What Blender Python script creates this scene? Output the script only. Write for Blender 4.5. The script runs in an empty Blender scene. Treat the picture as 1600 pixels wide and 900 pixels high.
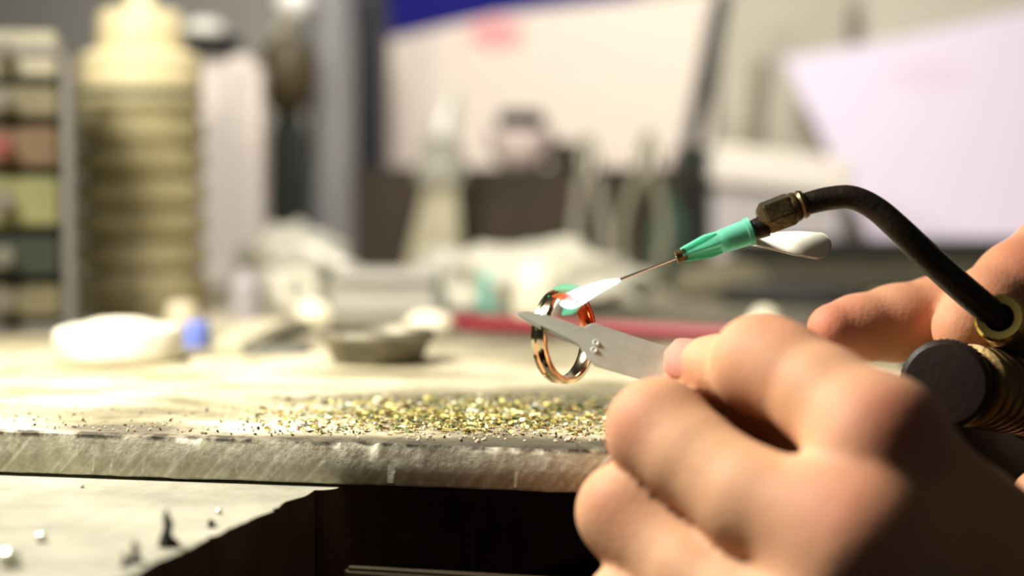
import bpy, bmesh, math, random
import numpy as np
from mathutils import Vector, Matrix, Euler, noise

# ------------------------------------------------------------------ camera
C = bpy.context.scene.collection
SC = bpy.context.scene
R = math.radians
F = 60.0 / 36.0 * 1600.0            # focal length in pixels of a 1600 px frame
ZT = 0.900                          # top of the stone slab
CAM = Vector((0, 0, ZT + 0.0516))
CROT = Euler((R(90 - 3.22), 0, R(11.4)), 'XYZ').to_matrix()
cd = bpy.data.cameras.new('camera'); cam = bpy.data.objects.new('camera', cd); C.objects.link(cam)
cam.location = CAM; cam.rotation_euler = CROT.to_euler()
cd.lens = 60; cd.sensor_width = 36; cd.clip_start = 0.005; cd.clip_end = 50
cd.dof.use_dof = True; cd.dof.focus_distance = 0.363; cd.dof.aperture_fstop = 6.2
SC.camera = cam

# ------------------------------------------------------------------ world and lights
w = bpy.data.worlds.new('world'); SC.world = w; w.use_nodes = True
w.node_tree.nodes['Background'].inputs[0].default_value = (1.0, 0.96, 0.88, 1)
w.node_tree.nodes['Background'].inputs[1].default_value = 0.035

def area(name, loc, target, size, power, col):
    l = bpy.data.lights.new(name, 'AREA'); l.shape = 'DISK'; l.size = size; l.energy = power; l.color = col
    o = bpy.data.objects.new(name, l); C.objects.link(o); o.location = loc
    d = Vector(target) - Vector(loc); o.rotation_euler = d.to_track_quat('-Z', 'Y').to_euler()
    return o
area('bench_lamp_light', (-0.28, 0.33, 1.16), (-0.02, 0.38, 0.90), 0.11, 3.3, (1.0, 0.93, 0.78))
bl = area('back_fill_light', (-0.14, 0.52, 1.58), (-0.08, 1.02, 1.02), 0.25, 2.3, (1.0, 0.95, 0.90)); bl.data.spread = R(100)  # unseen fill added to brighten the papers and bottles at the back
SC.view_settings.view_transform = 'Standard'
SC.view_settings.look = 'None'
SC.view_settings.gamma = 1
SC.view_settings.exposure = 0.25
SC.view_settings.use_curve_mapping = False

random.seed(7)

# ------------------------------------------------------------------ helpers
def P(px, py, D):
    """point at depth D (m) along the lens axis"""
    return CAM + CROT @ Vector(((px - 800) / F * D, (450 - py) / F * D, -D))
def ray(px, py):
    return CROT @ Vector(((px - 800) / F, (450 - py) / F, -1))
def G(px, py, z=ZT):
    d = ray(px, py); t = (z - CAM.z) / d.z
    return CAM + d * t
def depth(p):
    return -(CROT.transposed() @ (Vector(p) - CAM)).z
CX = CROT @ Vector((1, 0, 0)); CY = CROT @ Vector((0, 1, 0)); CZ = CROT @ Vector((0, 0, 1))  # right, up, towards the lens

def link(name, me, m=None, parent=None):
    me.name = name
    o = bpy.data.objects.new(name, me); C.objects.link(o)
    if m is not None: me.materials.append(m)
    if parent is not None: o.parent = parent
    return o
def tag(o, label, cat, group=None, kind=None):
    o['label'] = label; o['category'] = cat
    if group: o['group'] = group
    if kind: o['kind'] = kind
    return o
def empty(name, loc, label, cat, rz=0, group=None):
    o = bpy.data.objects.new(name, None); C.objects.link(o); o.empty_display_size = .01
    o.location = loc; o.rotation_euler = (0, 0, rz)
    tag(o, label, cat, group); return o
def fin(bm, smooth=True, ang=35):
    bmesh.ops.recalc_face_normals(bm, faces=bm.faces)
    me = bpy.data.meshes.new('m'); bm.to_mesh(me); bm.free()
    if smooth:
        me.polygons.foreach_set('use_smooth', [True] * len(me.polygons))
        me.set_sharp_from_angle(angle=R(ang))
    return me
def box(bm, sx, sy, sz, c=(0, 0, 0), bev=0.0, rot=None, seg=2):
    t = bmesh.new(); bmesh.ops.create_cube(t, size=1)
    for v in t.verts: v.co = Vector((v.co.x * sx, v.co.y * sy, v.co.z * sz))
    if bev: bmesh.ops.bevel(t, geom=t.edges[:], offset=bev, segments=seg, affect='EDGES')
    M = Matrix.Translation(c) @ (rot.to_4x4() if rot is not None else Matrix())
    t.transform(M); me = bpy.data.meshes.new('t'); t.to_mesh(me); t.free(); bm.from_mesh(me); bpy.data.meshes.remove(me)
def lathe(bm, prof, seg=48, M=None):
    """prof: list of (r, z)"""
    rings = []
    M = M or Matrix()
    for r, z in prof:
        if r < 1e-7: rings.append([bm.verts.new(M @ Vector((0, 0, z)))])
        else: rings.append([bm.verts.new(M @ Vector((r * math.cos(2 * math.pi * i / seg), r * math.sin(2 * math.pi * i / seg), z))) for i in range(seg)])
    for a, b in zip(rings, rings[1:]):
        for i in range(seg):
            j = (i + 1) % seg
            if len(a) == 1 and len(b) == 1: continue
            if len(a) == 1: bm.faces.new((a[0], b[i], b[j]))
            elif len(b) == 1: bm.faces.new((a[i], a[j], b[0]))
            else: bm.faces.new((a[i], a[j], b[j], b[i]))
def cr(pts, n=8):
    """catmull-rom through (Vector, r) points"""
    out = []
    q = [pts[0]] + list(pts) + [pts[-1]]
    for i in range(1, len(q) - 2):
        for k in range(n):
            t = k / n
            def f(a, b, c, d): return 0.5 * ((2 * b) + (-a + c) * t + (2 * a - 5 * b + 4 * c - d) * t * t + (-a + 3 * b - 3 * c + d) * t ** 3)
            out.append((f(q[i - 1][0], q[i][0], q[i + 1][0], q[i + 2][0]), f(q[i - 1][1], q[i][1], q[i + 1][1], q[i + 2][1])))
    out.append(pts[-1]); return out
def tube(bm, pts, seg=16, closed_ends=True):
    """pts: list of (Vector, r)"""
    n = len(pts); prev = None; rings = []
    for i, (p, r) in enumerate(pts):
        d = (pts[min(i + 1, n - 1)][0] - pts[max(i - 1, 0)][0]).normalized()
        if prev is None:
            u = d.orthogonal().normalized()
        else:
            u = (prev - d * prev.dot(d)).normalized()
        prev = u; v = d.cross(u)
        rings.append([bm.verts.new(p + (u * math.cos(2 * math.pi * k / seg) + v * math.sin(2 * math.pi * k / seg)) * r) for k in range(seg)])
    for a, b in zip(rings, rings[1:]):
        for i in range(seg): bm.faces.new((a[i], a[(i + 1) % seg], b[(i + 1) % seg], b[i]))
    if closed_ends:
        bm.faces.new(rings[0][::-1]); bm.faces.new(rings[-1])
def axisM(p, d):
    """matrix whose z axis points along d, at p"""
    return Matrix.Translation(p) @ Vector(d).to_track_quat('Z', 'Y').to_matrix().to_4x4()

def mat(name, col, rough=.6, metal=0, col2=None, nscale=60, bump=0.0, bscale=300, trans=0, sss=0, emit=None, estr=0, col3=None, contrast=(.35, .65), coat=0, ior=1.45, alpha=1):
    m = bpy.data.materials.new(name); m.use_nodes = True
    nt = m.node_tree; b = nt.nodes['Principled BSDF']
    b.inputs['Base Color'].default_value = (*col, 1); b.inputs['Roughness'].default_value = rough
    b.inputs['Metallic'].default_value = metal; b.inputs['Transmission Weight'].default_value = trans
    b.inputs['IOR'].default_value = ior; b.inputs['Coat Weight'].default_value = coat; b.inputs['Alpha'].default_value = alpha
    if sss:
        b.inputs['Subsurface Weight'].default_value = sss; b.inputs['Subsurface Scale'].default_value = .003
        b.inputs['Subsurface Radius'].default_value = (1, .35, .2)
    if emit: b.inputs['Emission Color'].default_value = (*emit, 1); b.inputs['Emission Strength'].default_value = estr
    tc = nt.nodes.new('ShaderNodeTexCoord')
    if col2:
        n = nt.nodes.new('ShaderNodeTexNoise'); n.inputs['Scale'].default_value = nscale; n.inputs['Detail'].default_value = 6; n.inputs['Roughness'].default_value = .65
        nt.links.new(tc.outputs['Object'], n.inputs['Vector'])
        r = nt.nodes.new('ShaderNodeValToRGB'); r.color_ramp.elements[0].position = contrast[0]; r.color_ramp.elements[1].position = contrast[1]
        r.color_ramp.elements[0].color = (*col, 1); r.color_ramp.elements[1].color = (*col2, 1)
        if col3:
            e = r.color_ramp.elements.new(min(.98, contrast[1] + .1)); e.color = (*col3, 1)
        nt.links.new(n.outputs['Fac'], r.inputs['Fac']); nt.links.new(r.outputs['Color'], b.inputs['Base Color'])
    if bump:
        n2 = nt.nodes.new('ShaderNodeTexNoise'); n2.inputs['Scale'].default_value = bscale; n2.inputs['Detail'].default_value = 5
        nt.links.new(tc.outputs['Object'], n2.inputs['Vector'])
        bp = nt.nodes.new('ShaderNodeBump'); bp.inputs['Strength'].default_value = bump; bp.inputs['Distance'].default_value = .001
        nt.links.new(n2.outputs['Fac'], bp.inputs['Height']); nt.links.new(bp.outputs['Normal'], b.inputs['Normal'])
    return m

# ------------------------------------------------------------------ materials
M = {}
M['steel'] = mat('steel', (.64, .68, .62), .45, .12, (.54, .57, .52), 180, .03, 1500)
M['needle'] = mat('needle', (.62, .6, .62), .25, 1)
M['ring'] = mat('ring_metal', (.80, .66, .50), .12, 1)
M['green'] = mat('green_plastic', (.30, .90, .70), .25, 0, trans=.6, ior=1.15)
M['white_plastic'] = mat('white_plastic', (.86, .83, .74), .4)
M['blackmetal'] = mat('black_metal', (.012, .009, .007), .33, .3, (.024, .017, .011), 150, .2, 900)
M['nut'] = mat('dark_brass', (.20, .14, .06), .35, .85, (.06, .045, .025), 220, .2, 900)
M['brass'] = mat('brass', (.75, .55, .16), .25, 1)
M['oldbrass'] = mat('worn_brass', (.30, .20, .08), .42, .8, (.16, .10, .05), 120, .2, 600)
M['knob'] = mat('knob_plastic', (.014, .008, .007), .5, 0, (.022, .012, .010), 80, .12, 600)
M['nail'] = mat('nail', (.52, .23, .18), .65, 0, sss=.2)
M['black'] = mat('black', (.012, .012, .013), .5)

# slab: pale dusty top, grey sawn front
g0 = G(0, 672); g1 = G(940, 700); YF = (g0.y + g1.y) / 2      # the slab's front edge
STAINS_AND_FALLOFF = [(tuple(G(750, 656))[:2], .032, .024, .75), (tuple(G(180, 670))[:2], .024, .010, .9), (tuple(G(60, 640))[:2], .05, .010, .5), (tuple(G(560, 624))[:2], .030, .012, .7), (tuple(G(600, 688))[:2], .05, .0055, .9), (tuple(G(860, 694))[:2], .03, .014, .95), (tuple(G(640, 585))[:2], .03, .012, .55), (tuple(G(905, 630))[:2], .050, .035, .85), (tuple(G(1050, 500))[:2], .20, .17, .9), (tuple(G(340, 640))[:2], .030, .009, .35)]  # dirt patches; the broad right-hand ones also paint light falloff
def slab_mat():
    m = mat('dusty_slab', (.8, .7, .5), .8); nt = m.node_tree; b = nt.nodes['Principled BSDF']
    tc = nt.nodes.new('ShaderNodeTexCoord'); geo = nt.nodes.new('ShaderNodeNewGeometry')
    def noi(s, d=6, sc=None, ro=.6):
        n = nt.nodes.new('ShaderNodeTexNoise'); n.inputs['Scale'].default_value = s; n.inputs['Detail'].default_value = d; n.inputs['Roughness'].default_value = ro
        if sc:
            mp = nt.nodes.new('ShaderNodeMapping'); mp.inputs['Scale'].default_value = sc; nt.links.new(tc.outputs['Object'], mp.inputs[0]); nt.links.new(mp.outputs[0], n.inputs['Vector'])
        else: nt.links.new(tc.outputs['Object'], n.inputs['Vector'])
        return n
    def ramp(n, els):
        r = nt.nodes.new('ShaderNodeValToRGB'); r.color_ramp.elements[0].position = els[0][0]; r.color_ramp.elements[0].color = (*els[0][1], 1)
        r.color_ramp.elements[1].position = els[-1][0]; r.color_ramp.elements[1].color = (*els[-1][1], 1)
        for p, c in els[1:-1]: e = r.color_ramp.elements.new(p); e.color = (*c, 1)
        nt.links.new(n.outputs[0], r.inputs[0]); return r
    n1 = noi(26, 7, (1, 1.6, 1)); r1 = ramp(n1, [(.30, (.16, .145, .09)), (.42, (.36, .32, .20)), (.52, (.58, .52, .36)), (.68, (.78, .71, .56))])
    n2 = noi(420, 4); r2 = ramp(n2, [(.34, (.35, .33, .28)), (.5, (1, 1, 1)), (.7, (1, 1, 1))])
    mx = nt.nodes.new('ShaderNodeMix'); mx.data_type = 'RGBA'; mx.blend_type = 'MULTIPLY'; mx.inputs[0].default_value = .55
    # soot and dirt patches, with light falloff painted in towards the right
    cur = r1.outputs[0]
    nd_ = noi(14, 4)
    for (lx, ly), rx, ry, amt in STAINS_AND_FALLOFF:
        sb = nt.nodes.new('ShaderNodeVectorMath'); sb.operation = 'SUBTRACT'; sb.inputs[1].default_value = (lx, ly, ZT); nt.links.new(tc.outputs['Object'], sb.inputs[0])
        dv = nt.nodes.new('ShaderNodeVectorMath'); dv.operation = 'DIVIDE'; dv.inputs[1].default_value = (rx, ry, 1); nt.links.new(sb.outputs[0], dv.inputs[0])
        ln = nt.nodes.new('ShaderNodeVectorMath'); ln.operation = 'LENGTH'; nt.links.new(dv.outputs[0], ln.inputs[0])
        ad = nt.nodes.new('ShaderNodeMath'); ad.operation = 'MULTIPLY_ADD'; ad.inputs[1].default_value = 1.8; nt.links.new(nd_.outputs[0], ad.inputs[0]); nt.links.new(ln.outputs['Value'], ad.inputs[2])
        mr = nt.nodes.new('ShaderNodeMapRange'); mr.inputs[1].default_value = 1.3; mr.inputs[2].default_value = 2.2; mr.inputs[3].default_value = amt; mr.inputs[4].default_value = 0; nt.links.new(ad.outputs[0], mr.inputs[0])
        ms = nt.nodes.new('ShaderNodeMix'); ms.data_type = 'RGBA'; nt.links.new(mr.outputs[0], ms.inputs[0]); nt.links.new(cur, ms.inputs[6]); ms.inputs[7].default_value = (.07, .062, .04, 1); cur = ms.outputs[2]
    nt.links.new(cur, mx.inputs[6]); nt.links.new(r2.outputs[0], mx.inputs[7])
    # front: grey with slanted saw marks
    mp = nt.nodes.new('ShaderNodeMapping'); mp.inputs['Scale'].default_value = (900, 60, 40)
    mp0 = nt.nodes.new('ShaderNodeMapping'); mp0.inputs['Rotation'].default_value = (0, R(-42), 0); nt.links.new(tc.outputs['Object'], mp0.inputs[0]); nt.links.new(mp0.outputs[0], mp.inputs[0])
    n3 = nt.nodes.new('ShaderNodeTexNoise'); n3.inputs['Scale'].default_value = 1; n3.inputs['Detail'].default_value = 3; nt.links.new(mp.outputs[0], n3.inputs['Vector'])
    r3 = ramp(n3, [(.3, (.50, .48, .37)), (.55, (.62, .60, .49)), (.72, (.82, .80, .70))])
    n4 = noi(500, 4); r4 = ramp(n4, [(.3, (.6, .6, .55)), (.6, (1, 1, 1))])
    mx2 = nt.nodes.new('ShaderNodeMix'); mx2.data_type = 'RGBA'; mx2.blend_type = 'MULTIPLY'; mx2.inputs[0].default_value = .8
    nt.links.new(r3.outputs[0], mx2.inputs[6]); nt.links.new(r4.outputs[0], mx2.inputs[7])
    sep = nt.nodes.new('ShaderNodeSeparateXYZ'); nt.links.new(geo.outputs['True Normal'], sep.inputs[0])
    st = nt.nodes.new('ShaderNodeMapRange'); st.inputs[1].default_value = .35; st.inputs[2].default_value = .75; nt.links.new(sep.outputs['Z'], st.inputs[0])
    mx3 = nt.nodes.new('ShaderNodeMix'); mx3.data_type = 'RGBA'; nt.links.new(st.outputs[0], mx3.inputs[0])
    nt.links.new(mx2.outputs[2], mx3.inputs[6]); nt.links.new(mx.outputs[2], mx3.inputs[7])
    # grime packed into the chipped top arris
    so = nt.nodes.new('ShaderNodeSeparateXYZ'); nt.links.new(tc.outputs['Object'], so.inputs[0])
    za = nt.nodes.new('ShaderNodeMapRange'); za.inputs[1].default_value = ZT - .0016; za.inputs[2].default_value = ZT - .0009; nt.links.new(so.outputs['Z'], za.inputs[0])
    zb = nt.nodes.new('ShaderNodeMapRange'); zb.inputs[1].default_value = YF + .0016; zb.inputs[2].default_value = YF + .0028; zb.inputs[3].default_value = 1; zb.inputs[4].default_value = 0; nt.links.new(so.outputs['Y'], zb.inputs[0])
    ng = noi(130, 5); rg = nt.nodes.new('ShaderNodeMapRange'); rg.inputs[1].default_value = .44; rg.inputs[2].default_value = .56; rg.inputs[4].default_value = .93; nt.links.new(ng.outputs[0], rg.inputs[0])
    g1_ = nt.nodes.new('ShaderNodeMath'); g1_.operation = 'MULTIPLY'; nt.links.new(za.outputs[0], g1_.inputs[0]); nt.links.new(zb.outputs[0], g1_.inputs[1])
    g2_ = nt.nodes.new('ShaderNodeMath'); g2_.operation = 'MULTIPLY'; nt.links.new(g1_.outputs[0], g2_.inputs[0]); nt.links.new(rg.outputs[0], g2_.inputs[1])
    mx4 = nt.nodes.new('ShaderNodeMix'); mx4.data_type = 'RGBA'; nt.links.new(g2_.outputs[0], mx4.inputs[0]); nt.links.new(mx3.outputs[2], mx4.inputs[6]); mx4.inputs[7].default_value = (.04, .032, .022, 1)
    nt.links.new(mx4.outputs[2], b.inputs['Base Color'])
    bp = nt.nodes.new('ShaderNodeBump'); bp.inputs['Strength'].default_value = .5; bp.inputs['Distance'].default_value = .0005
    nb = noi(700, 5); nt.links.new(nb.outputs[0], bp.inputs['Height']); nt.links.new(bp.outputs[0], b.inputs['Normal'])
    return m
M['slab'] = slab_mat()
M['bench_paint'] = mat('worn_bench_paint', (.12, .12, .09), .75, 0, (.32, .31, .25), 16, .4, 300, col3=(.44, .42, .33), contrast=(.32, .62))
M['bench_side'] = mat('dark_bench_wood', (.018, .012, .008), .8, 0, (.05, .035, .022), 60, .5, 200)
M['wood_pale'] = mat('pale_wood', (.22, .16, .07), .7, 0, (.15, .105, .05), 80, .2, 300)
M['wall'] = mat('grey_wall', (.42, .41, .38), .9, 0, (.48, .47, .42), 6)
M['wall2'] = mat('beige_wall', (.60, .57, .46), .9, 0, (.54, .51, .41), 8)
M['floor'] = mat('floor_paint', (.05, .045, .04), .8, 0, (.08, .07, .06), 6)

# ------------------------------------------------------------------ setting
def struct(name, bm, m):
    o = link(name, fin(bm, False), m); o['kind'] = 'structure'; return o
bm = bmesh.new(); box(bm, 4, 3.6, .04, (0, .1, -.02)); struct('floor', bm, M['floor'])
bm = bmesh.new(); box(bm, 4, .05, 2.6, (0, 1.215, 1.3)); struct('wall_back', bm, M['wall'])
bm = bmesh.new(); box(bm, .05, 3.5, 2.6, (-2.02, .05, 1.3)); struct('wall_left', bm, M['wall'])

# ------------------------------------------------------------------ slab and bench
TH = .0093
YB = 1.16
XCHIP = G(575, 689).x
def slab():
    bm = bmesh.new()
    xs = list(np.linspace(-.62, -.20, 14)[:-1]) + list(np.linspace(-.20, .14, 420)) + list(np.linspace(.14, .75, 16)[1:])
    def fr(x):   # worn arris
        n = noise.noise(Vector((x * 90, 0, 3))); n2 = noise.noise(Vector((x * 420, 5, 3))); n3 = noise.noise(Vector((x * 35, 9, 3)))
        return max(0, .0003 + .0007 * n + .0004 * n2 + .0009 * max(0, n3 - .1)) + .0016 * math.exp(-((x - XCHIP) / .0016) ** 2), n, n2
    rows = []
    xc = G(1440, 705).x
    i_ = next(i for i, x in enumerate(xs) if x > xc); xs[i_:i_] = [xc, xc + .0004]
    for x in xs:
        c, n, n2 = fr(x)
        YF = globals()['YF'] if x <= xc else .62
        prof = [(YB, -TH), (YF + .05, -TH), (YF + .0006 + .0003 * n2, -TH - .0003 * n), (YF - .0001, -TH + .0007), (YF + .00012 * n2, -TH * .5), (YF, -.0012 - c * 1.3), (YF + c * .8, -.0003 - c * .5),
                (YF + .0012 + c, .00015 * n2 - .0001), (YF + .004, .0003 * noise.noise(Vector((x * 200, 1, 1)))), (YF + .008, .0003 * noise.noise(Vector((x * 200, 2, 1)))),
                (YF + .014, .0003 * noise.noise(Vector((x * 180, 3, 1)))), (YF + .022, 0), (YF + .1, 0), (YB, 0)]
        rows.append([bm.verts.new((x, y, ZT + z)) for y, z in prof])
    for a, b in zip(rows, rows[1:]):
        for i in range(len(a)):
            j = (i + 1) % len(a); bm.faces.new((a[i], b[i], b[j], a[j]))
    bm.faces.new(rows[0]); bm.faces.new(rows[-1][::-1])
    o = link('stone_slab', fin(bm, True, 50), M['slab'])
    tag(o, 'thick pale stone slab covered in dust, its grey sawn front edge facing the lens', 'slab')
slab()

# the wooden bench below, with the curved cut-out a jeweller sits in
bench = empty('work_bench', (0, .5, 0), 'worn grey-painted wooden bench with a dark cut-out, under the stone slab', 'bench')
ZB = ZT - TH - .0006
def bench_top():
    e0 = G(482, 771, ZB); e1 = G(215, 893, ZB)
    d = (e1 - e0).normalized()
    pts = []
    far = e0 + d * .35
    pts.append((far.x, far.y)); 
    for k in range(0, 61): 
        q = e0 + (e1 - e0) * ((60 - k) / 60) * 1.6
        jx = .0020 * noise.noise(Vector((k * .21, 0, 0))) + .0022 * max(0, noise.noise(Vector((k * .5, 4, 0)))) 
        pts.append((q.x - jx, q.y))
    # rounded end then the cut-out sweeping back and round to the right arm
    cx, cy = e0.x, e0.y
    for a in np.linspace(0, 90, 7):
        pts.append((cx + .004 * math.sin(R(a)) , cy + .004 + .004 * (1 - math.cos(R(a)))))
    for a in np.linspace(180, 0, 28):
        pts.append((cx + .004 + .26 + .26 * math.cos(R(a)), cy + .012 + .23 * math.sin(R(a))))
    pts.append((cx + .53, -.15)); pts.append((.8, -.15)); pts.append((.8, YB)); pts.append((-.66, YB)); pts.append((-.66, far.y))
    bm = bmesh.new()
    vs = [bm.verts.new((x, y, ZB)) for x, y in pts]
    f = bm.faces.new(vs)
    r = bmesh.ops.extrude_face_region(bm, geom=[f]); ev = [v for v in r['geom'] if isinstance(v, bmesh.types.BMVert)]
    bmesh.ops.translate(bm, vec=(0, 0, -.038), verts=ev)
    bmesh.ops.recalc_face_normals(bm, faces=bm.faces)
    bmesh.ops.triangulate(bm, faces=[f for f in bm.faces if len(f.verts) > 4])
    me = fin(bm, True, 40); me.transform(Matrix.Translation((0, -.5, 0)))
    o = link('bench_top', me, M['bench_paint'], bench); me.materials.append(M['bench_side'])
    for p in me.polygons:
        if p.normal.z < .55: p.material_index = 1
bench_top()
for i, (x, y) in enumerate(((-.60, .0), (.74, -.08), (-.60, .58), (.74, .58))):
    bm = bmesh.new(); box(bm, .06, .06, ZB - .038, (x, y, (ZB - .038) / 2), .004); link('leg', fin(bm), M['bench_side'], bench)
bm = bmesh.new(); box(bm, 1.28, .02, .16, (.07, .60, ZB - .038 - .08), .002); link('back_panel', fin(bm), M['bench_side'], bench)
# burnt splinters along the worn edge of the arm, and beads of solder
M['splinter'] = mat('burnt_splinter', (.03, .026, .02), .8)
for (x, y, hp, wp) in ((262, 868, 66, 12), (212, 893, 44, 9), (196, 900, 30, 8), (330, 838, 20, 9)):
    g = G(x, y - 14, ZB); s = depth(g) / F; bm = bmesh.new(); t = []
    for k in range(7):
        f_ = k / 6; t.append((Vector((wp * .25 * s * math.sin(k * 2.1), 0, hp * s * f_ - .0008)), wp * s * (1.5 - 1.3 * f_) * (.9 + .25 * math.sin(k * 1.7))))
    tube(bm, t, 9); me = fin(bm, True, 60); me.transform(Matrix.Translation(g - bench.location)); link('splinter', me, M['splinter'], bench)
M['bead'] = mat('solder_bead', (.92, .90, .84), .2, .5)
for (x, y, r, lab) in ((64, 846, 1.1, 'bright round solder bead at the left of the grey bench arm'), (14, 884, 2.0, 'largest bright solder bead, at the lower left corner of the grey bench arm'), (342, 803, .7, 'tiny bright solder bead near the broken edge of the bench arm'), (128, 762, .5, 'tiny bright solder bead just under the slab edge on the bench arm')):
    g = G(x, y, ZB); bm = bmesh.new(); bmesh.ops.create_icosphere(bm, subdivisions=3, radius=r * .001); bmesh.ops.translate(bm, vec=(0, 0, r * .0009), verts=bm.verts)
    for v in bm.verts: v.co.z *= .8
    o = link('solder_bead', fin(bm, True, 80), M['bead']); o.location = g; tag(o, lab, 'bead', 'solder beads on the bench arm')
# drawer under the cut-out with a pale wooden rim
ga = P(690, 885, .335); gb = P(905, 899, .328); dz = .008
bm = bmesh.new(); dd = (gb - ga); dd.z = 0; dd.normalize(); a0 = ga - dd * .02; a1 = gb + dd * .0; mid = (a0 + a1) / 2
zr = (ga.z + gb.z) / 2 - .003
Mr = Matrix.Rotation(math.atan2(dd.y, dd.x), 3, 'Z')
off_ = Matrix.Translation(Vector((mid.x, mid.y, zr)) - bench.location)
bm2 = bmesh.new(); box(bm2, (a1 - a0).length, .008, .05, (0, 0, -.0285), 0, Mr); box(bm2, (a1 - a0).length, .14, .006, Mr @ Vector((0, .07, -.0505)), 0, Mr)
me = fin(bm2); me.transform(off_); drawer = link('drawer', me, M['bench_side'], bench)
box(bm, (a1 - a0).length, .003, .004, (0, 0, 0), .0008, Mr); me = fin(bm); me.transform(off_); link('rim', me, mat('dark_varnished_wood', (.050, .036, .012), .8, 0, (.025, .018, .008), 80), drawer)

# ------------------------------------------------------------------ implicit bodies (hands)
def sdf_mesh(groups, palm, bounds_pad=.006, h=.0010, kpalm=.005, kfing=.0006):
    """groups: list of finger chains [(Vector,r),...]; palm: list of capsules ((p,r),(p,r)). returns a closed mesh"""
    allp = [(p, r) for ch in groups for p, r in ch] + [(p, r) for c in palm for p, r in c]
    lo = np.min([np.array(p) - r for p, r in allp], 0) - bounds_pad; hi = np.max([np.array(p) + r for p, r in allp], 0) + bounds_pad
    n = np.ceil((hi - lo) / h).astype(int) + 1
    ax = [lo[i] + h * np.arange(n[i]) for i in range(3)]
    shape = tuple(n)
    BIG = np.float32(.05)
    def cap(D, a, ra, b, rb, k):
        """smooth union of capsule into D, only near the capsule"""
        a = np.array(a); b = np.array(b); m = max(ra, rb) + .012
        l = np.maximum(np.floor((np.minimum(a, b) - m - lo) / h).astype(int), 0); u = np.minimum(np.ceil((np.maximum(a, b) + m - lo) / h).astype(int) + 1, n)
        X, Y, Z = np.meshgrid(ax[0][l[0]:u[0]], ax[1][l[1]:u[1]], ax[2][l[2]:u[2]], indexing='ij')
        ab = b - a; L2 = max(ab @ ab, 1e-12)
        t = np.clip(((X - a[0]) * ab[0] + (Y - a[1]) * ab[1] + (Z - a[2]) * ab[2]) / L2, 0, 1)
        d = np.sqrt((X - a[0] - t * ab[0]) ** 2 + (Y - a[1] - t * ab[1]) ** 2 + (Z - a[2] - t * ab[2]) ** 2) - (ra + (rb - ra) * t)
        s = D[l[0]:u[0], l[1]:u[1], l[2]:u[2]]
        hh = np.maximum(k - np.abs(s - d), 0) / k
        D[l[0]:u[0], l[1]:u[1], l[2]:u[2]] = np.minimum(s, d) - hh * hh * k * .25
    def smin(A, B, k):
        hh = np.maximum(k - np.abs(A - B), 0) / k
        return np.minimum(A, B) - hh * hh * k * .25
    PD = np.full(shape, BIG, np.float32)
    for (a, ra), (b, rb) in palm: cap(PD, a, ra, b, rb, .012)
    FD = np.full(shape, BIG, np.float32)
    for ch in groups:
        D = np.full(shape, BIG, np.float32)
        for (a, ra), (b, rb) in zip(ch, ch[1:]): cap(D, a, ra, b, rb, .0025)
        FD = smin(FD, D, kfing)
    D = smin(PD, FD, kpalm)
    # surface nets
    ins = D < 0
    c = [D[i:shape[0] - 1 + i, j:shape[1] - 1 + j, k:shape[2] - 1 + k] for i in (0, 1) for j in (0, 1) for k in (0, 1)]
    off = [(i, j, k) for i in (0, 1) for j in (0, 1) for k in (0, 1)]
    cnt = sum((q < 0).astype(np.int8) for q in c)
    act = (cnt > 0) & (cnt < 8)
    idx = -np.ones(act.shape, np.int64); cells = np.argwhere(act); idx[act] = np.arange(len(cells))
    cv = np.stack([q[act] for q in c], 1)
    acc = np.zeros((len(cells), 3)); num = np.zeros(len(cells))
    for e0 in range(8):
        for e1 in range(e0 + 1, 8):
            o0, o1 = np.array(off[e0]), np.array(off[e1])
            if np.abs(o0 - o1).sum() != 1: continue
            cross = (cv[:, e0] < 0) != (cv[:, e1] < 0)
            dn = cv[:, e0] - cv[:, e1]; dn[dn == 0] = 1e-9
            t = np.clip(cv[:, e0] / dn, 0, 1)[:, None]
            acc += np.where(cross[:, None], o0 + (o1 - o0) * t, 0); num += cross
    V = lo + h * (cells + acc / num[:, None])
    faces = []
    for axis in range(3):
        o = [0, 1, 2]; u, v = [q for q in o if q != axis]
        sl0 = [slice(1, -1)] * 3; sl0[axis] = slice(0, -1); sl1 = list(sl0); sl1[axis] = slice(1, None)
        A = ins[tuple(sl0)]; B = ins[tuple(sl1)]
        ed = np.argwhere(A != B)
        if not len(ed): continue
        base = ed + np.array([0 if q == axis else 1 for q in range(3)])
        flip = ins[tuple(base.T)]
        def cell(du, dv):
            q = base.copy(); q[:, u] -= du; q[:, v] -= dv; return idx[tuple(q.T)]
        qd = np.stack([cell(1, 1), cell(0, 1), cell(0, 0), cell(1, 0)], 1)
        if axis == 1: flip = ~flip
        qd[~flip] = qd[~flip][:, ::-1]
        faces.append(qd)
    Fq = np.concatenate(faces)
    me = bpy.data.meshes.new('body'); me.from_pydata(V.tolist(), [], Fq.tolist()); me.update()
    me.polygons.foreach_set('use_smooth', [True] * len(me.polygons))
    return me

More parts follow.
